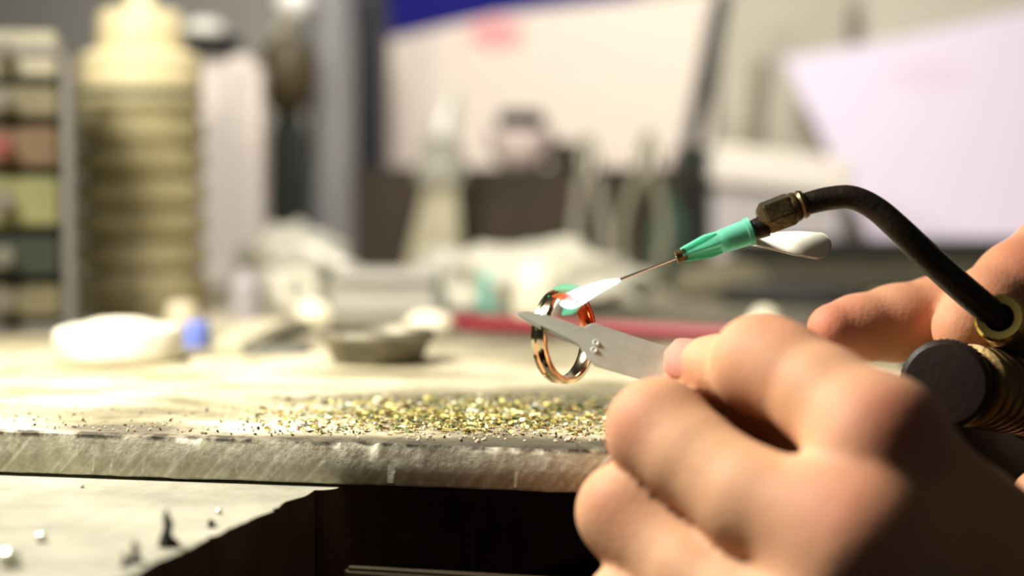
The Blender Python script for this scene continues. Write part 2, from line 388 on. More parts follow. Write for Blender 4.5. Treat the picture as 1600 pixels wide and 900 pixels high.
def skin_mat(name, red_pts, base=(.58, .33, .20)):
    m = mat(name, base, .62, 0, sss=.2); nt = m.node_tree; b = nt.nodes['Principled BSDF']
    b.inputs['Specular IOR Level'].default_value = .25
    tc = nt.nodes.new('ShaderNodeTexCoord')
    n = nt.nodes.new('ShaderNodeTexNoise'); n.inputs['Scale'].default_value = 55; n.inputs['Detail'].default_value = 4; nt.links.new(tc.outputs['Object'], n.inputs['Vector'])
    r = nt.nodes.new('ShaderNodeValToRGB'); r.color_ramp.elements[0].position = .3; r.color_ramp.elements[1].position = .7
    r.color_ramp.elements[0].color = (base[0] * .88, base[1] * .78, base[2] * .74, 1); r.color_ramp.elements[1].color = (base[0] * 1.06, base[1] * 1.1, base[2] * 1.08, 1)
    nt.links.new(n.outputs[0], r.inputs[0])
    at = nt.nodes.new('ShaderNodeAttribute'); at.attribute_name = 'blush'
    mx = nt.nodes.new('ShaderNodeMix'); mx.data_type = 'RGBA'; nt.links.new(at.outputs['Fac'], mx.inputs[0]); nt.links.new(r.outputs[0], mx.inputs[6]); mx.inputs[7].default_value = (.42, .13, .085, 1)
    nt.links.new(mx.outputs[2], b.inputs['Base Color'])
    # fine skin creases
    v = nt.nodes.new('ShaderNodeTexVoronoi'); v.inputs['Scale'].default_value = 900; nt.links.new(tc.outputs['Object'], v.inputs['Vector'])
    n2 = nt.nodes.new('ShaderNodeTexNoise'); n2.inputs['Scale'].default_value = 350; n2.inputs['Detail'].default_value = 4; nt.links.new(tc.outputs['Object'], n2.inputs['Vector'])
    ad = nt.nodes.new('ShaderNodeMath'); ad.operation = 'ADD'; nt.links.new(v.outputs['Distance'], ad.inputs[0]); nt.links.new(n2.outputs[0], ad.inputs[1])
    bp = nt.nodes.new('ShaderNodeBump'); bp.inputs['Strength'].default_value = .12; bp.inputs['Distance'].default_value = .0005
    nt.links.new(ad.outputs[0], bp.inputs['Height']); nt.links.new(bp.outputs[0], b.inputs['Normal'])
    return m
def blush(me, pts):
    n = len(me.vertices); co = np.empty(n * 3); me.vertices.foreach_get('co', co); co = co.reshape(-1, 3)
    f = np.zeros(n)
    for p, rad, s in pts:
        d = np.linalg.norm(co - np.array(p), axis=1); f = np.maximum(f, s * np.exp(-(d / rad) ** 2))
    a = me.attributes.new('blush', 'FLOAT', 'POINT'); a.data.foreach_set('value', f.astype(np.float32))

mm = .001
def ch(*pts): return [(P(x, y, D), r * mm) for x, y, D, r in pts]

# near hand, holding the tweezers
index = ch((1375, 690, .297, 11.0), (1290, 622, .307, 9.0), (1222, 580, .315, 8.8), (1190, 570, .319, 9.2), (1168, 576, .333, 7.4), (1120, 578, .340, 6.6), (1084, 578, .3430, 5.9))
middle = ch((1345, 850, .287, 12.0), (1180, 788, .300, 9.5), (1075, 712, .311, 8.7), (1030, 674, .317, 9.6), (1035, 668, .332, 8.6), (1060, 668, .345, 8.0), (1110, 670, .356, 7.4))
ringf = ch((1250, 1005, .290, 11.0), (1090, 908, .3065, 9.0), (1000, 828, .3165, 8.5), (978, 800, .3190, 8.9), (985, 792, .332, 8.2), (1010, 790, .343, 7.6), (1060, 790, .350, 7.0))
little = ch((1185, 1130, .288, 9.5), (1075, 1040, .302, 8.2), (1000, 965, .311, 7.6), (985, 947, .314, 8.0), (1000, 940, .327, 7.2), (1040, 930, .334, 6.4))
thumb = ch((1560, 930, .325, 14), (1410, 775, .336, 12), (1260, 670, .346, 9.5), (1180, 630, .352, 8.6), (1105, 602, .3553, 7.6), (1082, 598, .3560, 7.0))
def seg2(*a): c = ch(*a); return list(zip(c, c[1:]))
palm = (seg2((1375, 690, .297, 11.0), (1515, 885, .303, 13.5), (1700, 1120, .318, 17), (1860, 1330, .328, 21), (2250, 1800, .325, 25), (2900, 2500, .31, 30)) +
        seg2((1345, 850, .290, 11.5), (1500, 1050, .304, 13), (1720, 1280, .318, 17), (1860, 1400, .328, 20)) +
        seg2((1255, 1000, .287, 11), (1420, 1180, .302, 12), (1700, 1400, .320, 17), (1800, 1450, .328, 20)) +
        seg2((1185, 1130, .286, 9.5), (1380, 1290, .302, 12), (1700, 1480, .322, 16)) +
        seg2((1560, 930, .322, 14), (1800, 1200, .325, 17)) +
        seg2((1450, 900, .308, 13), (1420, 1100, .308, 14)) + seg2((1520, 1000, .312, 15), (1700, 1250, .322, 17)))
me = sdf_mesh([index, middle, ringf, little, thumb], palm)
blush(me, [(P(1400, 660, .287), .011, .75), (P(1330, 800, .276), .014, .6), (P(965, 650, .309), .008, .55), (P(925, 770, .305), .008, .5), (P(1190, 510, .313), .009, .35), (P(1050, 575, .338), .004, .5)])
skin = skin_mat('skin', None)
near = link('hand', me, skin)
tag(near, "bare hand with bent fingers and pink knuckles in the foreground, pinching the steel tweezers", 'hand')
sm = near.modifiers.new('smooth', 'SMOOTH'); sm.factor = .5; sm.iterations = 3
# nail on the pinching finger
def nail(name, centre, along, out, L, W, T, parent):
    along = along.normalized(); out = (out - along * out.dot(along)).normalized(); side = along.cross(out)
    bm = bmesh.new(); N = 10; grid = []
    for lay in (0, 1):
        g = []
        for i in range(N + 1):
            row = []
            for j in range(N + 1):
                u = (i / N - .5); v = (j / N - .5) * 2
                lim = math.sqrt(max(0, 1 - (abs(u) * 2) ** 4)) * .96 + .04
                vv = v * lim
                a = vv * 1.05
                p = centre + along * (u * L) + side * (W * .5 * math.sin(a) / math.sin(1.05)) + out * (W * .5 * (math.cos(a) - 1) * .62 + T * (lay - .5) - .9 * mm * (u * 1.2) ** 2)
                row.append(bm.verts.new(p))
            g.append(row)
        grid.append(g)
    for lay in (0, 1):
        for i in range(N):
            for j in range(N):
                bm.faces.new((grid[lay][i][j], grid[lay][i + 1][j], grid[lay][i + 1][j + 1], grid[lay][i][j + 1]))
    for i in range(N):
        for j in (0, N): bm.faces.new((grid[0][i][j], grid[0][i + 1][j], grid[1][i + 1][j], grid[1][i][j]))
    for j in range(N):
        for i in (0, N): bm.faces.new((grid[0][i][j], grid[0][i][j + 1], grid[1][i][j + 1], grid[1][i][j]))
    o = link(name, fin(bm), M['nail'], parent); return o
nd = (P(1060, 570, .3445) - P(1110, 578, .3405))
nail('fingernail', P(1084, 576, .3430) + (CZ * .78 + CY * .5 - CX * .38).normalized() * .0056, nd, CZ * .78 + CY * .5 - CX * .38, 9.5 * mm, 8.5 * mm, .7 * mm, near)['label'] = 'pink fingernail'

# far hand, holding the torch, mostly in shade
fA = ch((1690, 500, .412, 12), (1560, 492, .402, 9.8), (1470, 495, .396, 9.4), (1400, 505, .392, 8.6), (1340, 513, .388, 7.4), (1303, 516, .385, 6.2))
fB = ch((1760, 330, .405, 12), (1655, 405, .395, 10.8), (1590, 445, .388, 9.6), (1540, 482, .382, 8.6), (1508, 512, .379, 7.4))
fC = ch((1830, 780, .415, 11), (1750, 800, .395, 8.6), (1680, 795, .382, 8), (1630, 780, .378, 7))
fD = ch((1800, 880, .415, 11), (1710, 890, .390, 8.6), (1670, 890, .384, 8), (1640, 880, .380, 7))
palm2 = (seg2((1690, 500, .430, 13), (1900, 560, .450, 17), (2150, 760, .46, 22), (2700, 1250, .46, 26)) + seg2((1760, 330, .425, 13), (1950, 480, .445, 18), (2150, 760, .46, 22)) +
         seg2((1800, 760, .425, 12), (1950, 740, .445, 18)) + seg2((1800, 880, .425, 12), (1990, 840, .445, 17), (2150, 780, .46, 20)) + seg2((1800, 520, .440, 14), (1830, 820, .440, 13)))
me = sdf_mesh([fA, fB, fC, fD], palm2, kfing=.0014)
blush(me, [(P(1303, 516, .38), .012, .7), (P(1600, 400, .38), .010, .4), (P(1400, 500, .38), .01, .35)])
far = link('hand', me, skin_mat('skin_shaded', None, (.53, .265, .16)))  # same skin toned darker: the hand's shade is put into its colour
tag(far, 'bare hand in half shade at the right edge, its fingers stretched behind the torch tube', 'hand')
sm = far.modifiers.new('smooth', 'SMOOTH'); sm.factor = .5; sm.iterations = 3

# ------------------------------------------------------------------ tweezers
def plate(bm, outline, D, t, Df=None):
    """flat steel plate cut to an outline; D(px) gives the depth"""
    lay = []
    for s in (-.5, .5):
        lay.append([bm.verts.new(P(x, y, D(x) if Df is None else Df(x, y)) + CZ * (s * t)) for x, y in outline])
    n = len(outline)
    bm.faces.new(lay[0]); bm.faces.new(lay[1][::-1])
    for i in range(n): bm.faces.new((lay[0][i], lay[0][(i + 1) % n], lay[1][(i + 1) % n], lay[1][i]))
tw = empty('tweezers', P(1000, 560, .347), 'flat grey steel tweezers with two small dimples, gripping the ring', 'tweezers')
def tw_link(name, me, m, par=tw):
    me.transform(Matrix.Translation(-Vector(tw.location))); return link(name, me, m, par)
Dt = lambda x: .3437 + (x - 810) * .0000085
front = [(806, 489), (822, 486.5), (845, 490), (870, 497), (900, 507), (913, 511.5), (921, 506.5), (930, 504.5), (975, 520), (1050, 546), (1120, 572), (1240, 625), (1330, 668), (1322, 684), (1230, 652), (1110, 626), (1040, 606), (995, 591.5), (960, 581), (930, 572), (918, 562), (911, 550), (903, 540), (893, 533), (875, 524), (850, 512), (828, 502), (812, 495)]
Dft = lambda x, y: Dt(x) - max(-42, min(42, (y - 490 - (x - 810) * .33))) * .00008
bm = bmesh.new(); plate(bm, front, Dt, .0009, Dft); bmesh.ops.recalc_face_normals(bm, faces=bm.faces)
bmesh.ops.bevel(bm, geom=[e for e in bm.edges if len(e.link_faces) == 2 and e.calc_face_angle() > 1.0], offset=.00018, segments=2, affect='EDGES')
pf = tw_link('front_prong', fin(bm, True, 30), M['steel'])
rear = [(805, 491), (830, 497), (870, 508), (905, 523), (935, 530), (1050, 556), (1120, 576), (1240, 628), (1330, 668), (1322, 684), (1230, 652), (1110, 630), (1040, 600), (935, 566), (903, 540), (870, 527), (830, 508)]
Dr = lambda x: .3478 + (x - 810) / 240 * .0025 if x < 1050 else .3503 
bm = bmesh.new(); plate(bm, rear, Dr, .0009, lambda x, y: Dft(x, y) + .0012 + .0028 * min(1, max(0, (x - 805) / 60)) )
tw_link('rear_prong', fin(bm, True, 30), M['steel'])
for (x, y) in ((931, 536), (928, 547)):
    bm = bmesh.new(); lathe(bm, [(0.00001, .0002), (.00035, .00018), (.00048, .00032), (.00062, .00030), (.00078, 0)], 20, axisM(P(x, y, Dft(x, y)) + CZ * .00034, (CZ + CY * .55).normalized())); tw_link('dimple', fin(bm, True, 60), M['steel'])

# ------------------------------------------------------------------ ring
def ring_obj():
    n = (CX * .81 + CZ * .59).normalized(); D0 = .3540
    c = P(882, 525, D0); Ro = 75 / F * D0; wd = .0036; tk = .0015
    prof = [(-wd / 2, Ro - tk + .0002), (-wd / 2, Ro - .0005), (-wd / 2 + .0003, Ro - .0001), (-wd / 6, Ro), (-wd / 12, Ro - .00035), (wd / 12, Ro - .00035), (wd / 6, Ro), (wd / 2 - .0003, Ro - .0001), (wd / 2, Ro - .0005), (wd / 2, Ro - tk + .0002), (wd / 2 - .0003, Ro - tk), (-wd / 2 + .0003, Ro - tk)]
    bm = bmesh.new(); Mx = axisM(Vector((0, 0, 0)), n); seg = 128; rings = []
    for i in range(seg):
        a = 2 * math.pi * i / seg
        rings.append([bm.verts.new(Mx @ Vector((r * math.cos(a), r * math.sin(a), z))) for z, r in prof])
    for i in range(seg):
        a, b = rings[i], rings[(i + 1) % seg]
        for k in range(len(prof)): bm.faces.new((a[k], b[k], b[(k + 1) % len(prof)], a[(k + 1) % len(prof)]))
    o = link('gold_ring', fin(bm, True, 40), None); o.location = c
    tag(o, 'polished gold ring held up by the tweezers, its top heated orange-red by the flame', 'ring')
    m = mat('hot_ring', (.78, .62, .48), .13, 1); nt = m.node_tree; b = nt.nodes['Principled BSDF']
    tc = nt.nodes.new('ShaderNodeTexCoord')
    # heat patina and glow centred on the heated spots (object space)
    def spot(loc, r0, r1):
        mp = nt.nodes.new('ShaderNodeVectorMath'); mp.operation = 'DISTANCE'; mp.inputs[1].default_value = loc; nt.links.new(tc.outputs['Object'], mp.inputs[0])
        q = nt.nodes.new('ShaderNodeMapRange'); q.inputs[1].default_value = r0; q.inputs[2].default_value = r1; q.inputs[3].default_value = 1; q.inputs[4].default_value = 0
        nt.links.new(mp.outputs['Value'], q.inputs[0]); return q
    top = P(884, 462, D0) - c; rt = P(918, 488, .3600) - c
    s1 = spot(top, .001, .0045); s2 = spot(rt, .002, .0055)
    mx = nt.nodes.new('ShaderNodeMix'); mx.data_type = 'RGBA'; nt.links.new(s2.outputs[0], mx.inputs[0]); mx.inputs[6].default_value = (.76, .62, .42, 1); mx.inputs[7].default_value = (.42, .05, .02, 1)
    nt.links.new(mx.outputs[2], b.inputs['Base Color'])
    mxr = nt.nodes.new('ShaderNodeMix'); mxr.data_type = 'RGBA'; nt.links.new(s1.outputs[0], mxr.inputs[0]); mxr.inputs[6].default_value = (.6, .04, .0, 1); mxr.inputs[7].default_value = (1, .16, .03, 1)
    nt.links.new(mxr.outputs[2], b.inputs['Emission Color'])
    ad = nt.nodes.new('ShaderNodeMath'); ad.operation = 'MULTIPLY_ADD'; ad.inputs[1].default_value = .9; nt.links.new(s1.outputs[0], ad.inputs[0])
    m3 = nt.nodes.new('ShaderNodeMath'); m3.operation = 'MULTIPLY'; m3.inputs[1].default_value = .10; nt.links.new(s2.outputs[0], m3.inputs[0]); nt.links.new(m3.outputs[0], ad.inputs[2])
    nt.links.new(ad.outputs[0], b.inputs['Emission Strength'])
    o.data.materials.append(m)
ring_obj()

# ------------------------------------------------------------------ torch
torch = empty('soldering_torch', P(1570, 600, .36), 'small gas soldering torch with bent black tube, green needle tip and round dark valve knob', 'torch')
def tlink(name, bm, m, ang=35, par=None):
    me = fin(bm, True, ang); me.transform(Matrix.Translation(-Vector(torch.location))); return link(name, me, m, par or torch)
a = P(1062, 400, .3535); b = P(1174, 361, .3535); nz = P(966, 438, .3535); ax_ = (b - a).normalized()
bm = bmesh.new(); tube(bm, [(nz, .00030), (a + ax_ * .004, .00034)], 14); tlink('needle', bm, M['needle'])
L = (b - a).length
bm = bmesh.new()
lathe(bm, [(.0001, 0), (.0009, 0), (.0011, .0012), (.0016, .004), (.0021, .007), (.0025, .0095), (.0027, L - .0018), (.0027, L - .0010), (.0030, L - .0009), (.0030, L), (.0021, L), (.0019, L - .006), (.0001, L - .0068)], 40, axisM(a, ax_))
hub = tlink('needle_hub', bm, M['green'])
for k in range(6):
    bm = bmesh.new(); q = axisM(a, ax_) @ Matrix.Rotation(k * math.pi / 3, 4, 'Z')
    for s in (-1, 1): pass
    vs = [(.0004, 0.0004), (.0016, .0006), (.0027, .006), (.0026, .0085), (.0012, .0085)]
    lo_ = [bm.verts.new(q @ Vector((r, -.00025, z))) for r, z in vs]; hi_ = [bm.verts.new(q @ Vector((r, .00025, z))) for r, z in vs]
    bm.faces.new(lo_); bm.faces.new(hi_[::-1])
    for i in range(5): bm.faces.new((lo_[i], hi_[i], hi_[(i + 1) % 5], lo_[(i + 1) % 5]))
    tlink('rib', bm, M['green'], 30, hub)
bm = bmesh.new(); lathe(bm, [(.0001, -.0008), (.0014, -.0008), (.0014, .0012), (.0010, .0016), (.0001, .0016)], 24, axisM(a, ax_)); tlink('hub_collar', bm, M['nut'])
bm = bmesh.new(); tube(bm, [(b - ax_ * .005, .0016), (b + ax_ * .0001, .0021), (P(1197, 352, .3535), .0024)], 24); tlink('adapter', bm, M['blackmetal'])
n0 = P(1186, 345, .3535); n1 = P(1252, 320, .3535); nx = (n1 - n0).normalized(); NL = (n1 - n0).length
bm = bmesh.new(); q = axisM(n0, nx) @ Matrix.Rotation(R(12), 4, 'Z')
prof = [(.0001, .0000), (.0022, .0), (.0036, .0014), (.0036, NL - .0024), (.0029, NL - .0014), (.0026, NL - .0012), (.0001, NL - .0012)]
lathe(bm, prof, 6, q); bmesh.ops.bevel(bm, geom=bm.edges[:], offset=.0002, segments=2, affect='EDGES'); tlink('hex_nut', bm, M['nut'], 25)
bm = bmesh.new(); lathe(bm, [(.0001, NL - .0022), (.0030, NL - .0022), (.0032, NL - .0016), (.0030, NL - .0008), (.0027, NL - .0006), (.0031, NL), (.0028, NL + .0008), (.0001, NL + .0008)], 32, axisM(n0, nx)); tlink('nut_ring', bm, M['nut'])
pts = [(P(x, y, D), r * mm) for x, y, D, r in ((1236, 326, .3535, 2.3), (1262, 318, .3535, 2.35), (1296, 310, .353, 2.45), (1332, 309, .352, 2.5), (1368, 326, .351, 2.6), (1405, 358, .350, 2.75), (1450, 402, .350, 2.9), (1510, 456, .351, 3.0), (1578, 512, .353, 3.0))]
bm = bmesh.new(); tube(bm, cr(pts, 10), 28); tlink('bent_tube', bm, M['blackmetal'], 60)
tdir = (P(1578, 512, .353) - P(1510, 456, .351)).normalized(); cax = (tdir * .45 - CZ * .9 + CX * .1).normalized()
bm = bmesh.new(); lathe(bm, [(.0030, -.0006), (.0046, -.0008), (.0052, 0), (.0052, .0022), (.0046, .003), (.0001, .003)], 48, axisM(P(1562, 497, .3505), cax)); tlink('brass_collar', bm, M['brass'])
bm = bmesh.new(); lathe(bm, [(.0001, 0), (.0045, 0), (.0048, .002), (.0048, .02), (.0001, .02)], 32, axisM(P(1562, 497, .3505) + cax * .003, cax)); tlink('tube_socket', bm, M['oldbrass'])
h0 = P(1512, 602, .352); h1 = P(1760, 646, .398); hx = (h1 - h0).normalized(); HL = (h1 - h0).length
prof = [(.0001, 0), (.0075, 0)]
z = .0005
while z < .022:
    prof += [(.0086, z), (.0088, z + .0008), (.0086, z + .0016), (.0077, z + .002), (.0077, z + .0028)]; z += .0034
prof += [(.0095, .026), (.0100, .028), (.0100, HL - .004), (.008, HL), (.0001, HL)]
bm = bmesh.new(); lathe(bm, prof, 48, axisM(h0, hx)); tlink('torch_handle', bm, M['oldbrass'])
kx = (CZ * .93 - CX * .34 + CY * .05).normalized(); kc = P(1476, 600, .3455)
bm = bmesh.new(); seg = 96; rings = []
for r, z, kn in ((.0001, .0004, 0), (.0050, .0003, 0), (.0080, .0, 0), (.0090, -.0008, 0), (.0093, -.0018, 1), (.0093, -.0062, 1), (.0088, -.0074, 0), (.0060, -.0078, 0), (.0001, -.0078, 0)):
    Mk = axisM(kc, kx)
    rings.append([bm.verts.new(Mk @ Vector(((r - (.00028 if kn and i % 2 else 0)) * math.cos(2 * math.pi * i / seg), (r - (.00028 if kn and i % 2 else 0)) * math.sin(2 * math.pi * i / seg), z))) for i in range(seg)])
for A_, B_ in zip(rings, rings[1:]):
    for i in range(seg): bm.faces.new((A_[i], A_[(i + 1) % seg], B_[(i + 1) % seg], B_[i]))
bm.faces.new(rings[0]); bm.faces.new(rings[-1][::-1])
tlink('valve_knob', bm, M['knob'], 30)
bm = bmesh.new(); lathe(bm, [(.0001, -.014), (.0045, -.014), (.0045, -.0078), (.0001, -.0078)], 32, axisM(kc, kx)); tlink('valve_stem', bm, M['brass'])
bm = bmesh.new(); q = P(1437, 637, .3465); bmesh.ops.create_icosphere(bm, subdivisions=3, radius=.0016, matrix=Matrix.Translation(q)); tube(bm, [(q, .0009), (kc - kx * .010, .0012)], 12); tlink('brass_pin', bm, M['brass'])
# white rounded paddle behind the nut
wl = [(1150, 371), (1200, 363), (1245, 361), (1275, 363)] + [(1279 + 20 * math.sin(R(t)), 384 - 21 * math.cos(R(t))) for t in range(10, 175, 15)] + [(1278, 405), (1240, 399), (1200, 389), (1150, 378)]
bm = bmesh.new(); plate(bm, wl, None, .0016, lambda x, y: .3585 - (y - 384) * .00011 - (x - 1220) * .00005); bmesh.ops.recalc_face_normals(bm, faces=bm.faces); bmesh.ops.bevel(bm, geom=[e for e in bm.edges if len(e.link_faces) == 2 and e.calc_face_angle() > 1.0], offset=.0004, segments=3, affect='EDGES')
pad_ = tlink('paddle', bm, M['white_plastic'], 12); pad_.data.polygons.foreach_set('use_smooth', [False] * len(pad_.data.polygons)); pad_['label'] = 'white rounded plastic paddle'

bm = bmesh.new(); tube(bm, [(P(1189, 355, .3535), .0011), (P(1172, 374, .3616), .0009)], 12); tlink('paddle_arm', bm, M['blackmetal'])
# ------------------------------------------------------------------ flame
def flame_mat(name, core, edge, s, dens=1.0, p=1.0):
    m = bpy.data.materials.new(name); m.use_nodes = True; nt = m.node_tree; nt.nodes.clear()
    out = nt.nodes.new('ShaderNodeOutputMaterial'); em = nt.nodes.new('ShaderNodeEmission'); tr = nt.nodes.new('ShaderNodeBsdfTransparent'); mx = nt.nodes.new('ShaderNodeMixShader')
    lw = nt.nodes.new('ShaderNodeLayerWeight'); lw.inputs[0].default_value = .5
    inv = nt.nodes.new('ShaderNodeMath'); inv.operation = 'SUBTRACT'; inv.inputs[0].default_value = 1; nt.links.new(lw.outputs['Facing'], inv.inputs[1])
    pw = nt.nodes.new('ShaderNodeMath'); pw.operation = 'POWER'; pw.inputs[1].default_value = p; nt.links.new(inv.outputs[0], pw.inputs[0])
    ml = nt.nodes.new('ShaderNodeMath'); ml.operation = 'MULTIPLY'; ml.use_clamp = True; ml.inputs[1].default_value = dens; nt.links.new(pw.outputs[0], ml.inputs[0])
    c = nt.nodes.new('ShaderNodeMix'); c.data_type = 'RGBA'; nt.links.new(inv.outputs[0], c.inputs[0]); c.inputs[6].default_value = (*edge, 1); c.inputs[7].default_value = (*core, 1)
    nt.links.new(c.outputs[2], em.inputs[0]); em.inputs[1].default_value = s
    nt.links.new(ml.outputs[0], mx.inputs[0]); nt.links.new(tr.outputs[0], mx.inputs[1]); nt.links.new(em.outputs[0], mx.inputs[2]); nt.links.new(mx.outputs[0], out.inputs[0])
    return m
flame = empty('gas_flame', P(930, 455, .3535), 'small white-blue gas flame with green fringes between the needle and the ring', 'flame')
def flink(name, bm, m):
    me = fin(bm, True, 80); me.transform(Matrix.Translation(-Vector(flame.location))); return link(name, me, m, flame)
pts = [(P(x, y, D), r * mm) for x, y, D, r in ((969, 437, .3535, .35), (958, 441, .3535, .75), (940, 447, .353, 1.15), (918, 457, .352, 1.6), (902, 465, .3505, 1.85), (890, 471, .3495, 1.7), (880, 474, .349, .9), (874, 474, .349, .1))]
bm = bmesh.new(); tube(bm, cr(pts, 6), 24); flink('flame_core', bm, flame_mat('flame_core', (1, 1, 1), (.45, .75, 1), 2.2, 1.6, .8))
bm = bmesh.new(); tube(bm, cr([(P(x, y, D), r * mm) for x, y, D, r in ((912, 452, .3525, .5), (892, 450, .351, 1.0), (876, 450, .350, .9), (864, 452, .350, .2))], 6), 20)
tube(bm, cr([(P(x, y, D), r * mm) for x, y, D, r in ((908, 472, .3525, .6), (895, 479, .351, 1.4), (885, 486, .350, 1.1), (878, 492, .350, .2))], 6), 20)
flink('flame_fringe', bm, flame_mat('flame_fringe', (.30, 1.0, .50), (.10, .8, .45), .8, .6, 1.1))
pts = [(P(x, y, D), r * mm) for x, y, D, r in ((904, 472, .3480, .3), (892, 467, .3475, .85), (878, 463, .3475, .9), (862, 463, .3478, .15))]
bm = bmesh.new(); tube(bm, cr(pts, 6), 16); flink('flame_tip', bm, flame_mat('flame_tip', (.85, .12, .02), (1, .35, .12), .9, .8, 1.2))

# ------------------------------------------------------------------ metal filings on the slab
def filings():
    rnd = random.Random(3); bm = bmesh.new()
    mats = [M['f1'], M['f2'], M['f3'], M['f4'], M['f5']]
    fcount = 0
    for _ in range(2600):
        if rnd.random() < .8:
            px = rnd.gauss(740, 115); py = rnd.gauss(651, 12)
        else:
            px = rnd.uniform(380, 1050); py = rnd.uniform(622, 682)
        edge = 672 + px * .0298 - 6
        if py > edge or py < 612: continue
        h = G(px, py); 
        L_ = rnd.uniform(.0009, .0032); wdt = rnd.uniform(.00015, .00042); a_ = rnd.uniform(0, 6.28); bend = rnd.uniform(.3, 2.6); zz = rnd.uniform(.0001, .0011) * max(.2, math.exp(-((px - 740) / 170) ** 2))
        n = 5; tilt = rnd.uniform(-.5, .5); rollv = Vector((rnd.uniform(-1, 1), rnd.uniform(-1, 1), rnd.uniform(.2, 1))).normalized()
        rows = []; p = Vector((h.x, h.y, ZT + zz + .00025)); 
        for k in range(n):
            t = a_ + bend * (k / (n - 1) - .5)
            d = Vector((math.cos(t), math.sin(t), tilt * math.cos(bend * k)))
            s = d.cross(rollv).normalized() * wdt
            rows.append((bm.verts.new(p - s), bm.verts.new(p + s))); p = p + d * L_ / n
            p.z = max(p.z, ZT + .0003)
        mi = rnd.choices(range(5), (5, 2.2, 1.4, 3.6, 2))[0]
        for A_, B_ in zip(rows, rows[1:]):
            f = bm.faces.new((A_[0], A_[1], B_[1], B_[0])); f.material_index = mi
    me = bpy.data.meshes.new('f'); bm.to_mesh(me); bm.free()
    for m in mats: me.materials.append(m)
    o = link('metal_filings', me); tag(o, 'scatter of curled yellow and silver metal filings by the front edge of the slab', 'filings', kind='stuff')
    md = o.modifiers.new('thickness', 'SOLIDIFY'); md.thickness = .00008
M['f1'] = mat('filing_gold', (.62, .52, .16), .5, .4); M['f2'] = mat('filing_pale', (.78, .72, .42), .55, .2); M['f3'] = mat('filing_silver', (.6, .6, .55), .5, .4)
M['f4'] = mat('filing_green', (.12, .16, .05), .6, .2); M['f5'] = mat('filing_copper', (.22, .13, .05), .6, .2)
filings()
# crumbs and soot grains over the front of the slab
def grains():
    rnd = random.Random(5); bm = bmesh.new()
    for _ in range(520):
        px = rnd.uniform(-40, 1100); e = 672 + px * .0298; py = e - 3 - abs(rnd.gauss(0, 22)); h = G(px, py); r = rnd.uniform(.0001, .00038) * (1.5 if rnd.random() < .05 else 1)
        q = Matrix.Translation((h.x, h.y, ZT + r * .6)) @ Euler((rnd.random() * 6, rnd.random() * 6, 0)).to_matrix().to_4x4() @ Matrix.Diagonal((r * rnd.uniform(.8, 2), r, r * .8, 1))
        n0_ = len(bm.faces); res = bmesh.ops.create_icosphere(bm, subdivisions=1, radius=1, matrix=q)
        mi = rnd.choices((0, 1, 2), (4, 3, 2))[0]
        for f in {f for v in res['verts'] for f in v.link_faces}: f.material_index = mi
    me = bpy.data.meshes.new('g'); bm.to_mesh(me); bm.free()
    for m in (mat('grain_pale', (.75, .70, .55), .8), mat('grain_dark', (.06, .05, .04), .7), mat('grain_rust', (.45, .30, .22), .8)): me.materials.append(m)
    o = link('dust_grains', me); tag(o, 'crumbs of dust and soot sprinkled along the front edge of the slab', 'dust', kind='stuff')
grains()

exec_background = True
# ------------------------------------------------------------------ things on the slab behind
def on(px, py, z=ZT):
    g = G(px, py, z); return Vector((g.x, g.y, z))
def mpp(p): return depth(p) / F         # metres per pixel there
def simple(name, bm, m, loc, label, cat, rz=0, ang=35, group=None):
    o = link(name, fin(bm, True, ang), m); o.location = loc; o.rotation_euler = (0, 0, rz); return tag(o, label, cat, group)
YAW = R(11.4)
def blob(bm, sx, sy, sz, seed, amp=.12, fr=3.0, sub=4, flat=True):
    t = bmesh.new(); bmesh.ops.create_icosphere(t, subdivisions=sub, radius=1)
    for v in t.verts:
        k = 1 + amp * noise.fractal(v.co * fr + Vector((seed, 0, 0)), 1.0, 2.0, 3)
        v.co *= k
        if flat and v.co.z < -.5: v.co.z = -.5
        v.co = Vector((v.co.x * sx, v.co.y * sy, (v.co.z + (.5 if flat else 0)) * sz))
    me = bpy.data.meshes.new('t'); t.to_mesh(me); t.free(); bm.from_mesh(me); bpy.data.meshes.remove(me)

# white puck of wax
p = on(187, 563); s = mpp(p); bm = bmesh.new()
r_ = 99 * s
lathe(bm, [(.0001, 0), (r_ * .93, 0), (r_, .002), (r_ * 1.0, 42 * s), (r_ * .93, 52 * s), (r_ * .6, 58 * s), (r_ * .3, 66 * s), (.0001, 68 * s)], 64)
for v in bm.verts:
    if v.co.z > .004: v.co += Vector((0, 0, .0006 * noise.noise(v.co * 120))) + Vector((v.co.x, v.co.y, 0)) * .03 * noise.noise(v.co * 60)
simple('wax_puck', bm, mat('white_wax', (.90, .86, .72), .6, 0, bump=.3, bscale=200, sss=.3), p, 'thick round white wax puck lying at the left on the slab', 'puck')

# blue cap and cream stub behind it
p = on(308, 541); s = mpp(p); bm = bmesh.new(); lathe(bm, [(.0001, 0), (21 * s, 0), (22 * s, .001), (20 * s, 36 * s), (17 * s, 39 * s), (.0001, 39 * s)], 32)
simple('bottle_cap', bm, mat('blue_plastic', (.20, .27, .80), .4), p, 'small blue plastic cap just right of the white wax puck', 'cap')
p = on(285, 514); s = mpp(p); bm = bmesh.new(); lathe(bm, [(.0001, 0), (24 * s, 0), (25 * s, .001), (25 * s, 30 * s), (20 * s, 42 * s), (.0001, 44 * s)], 32)
simple('plug', bm, mat('cream_rubber', (.70, .62, .45), .6), p, 'cream coloured rounded plug behind the blue cap', 'plug')

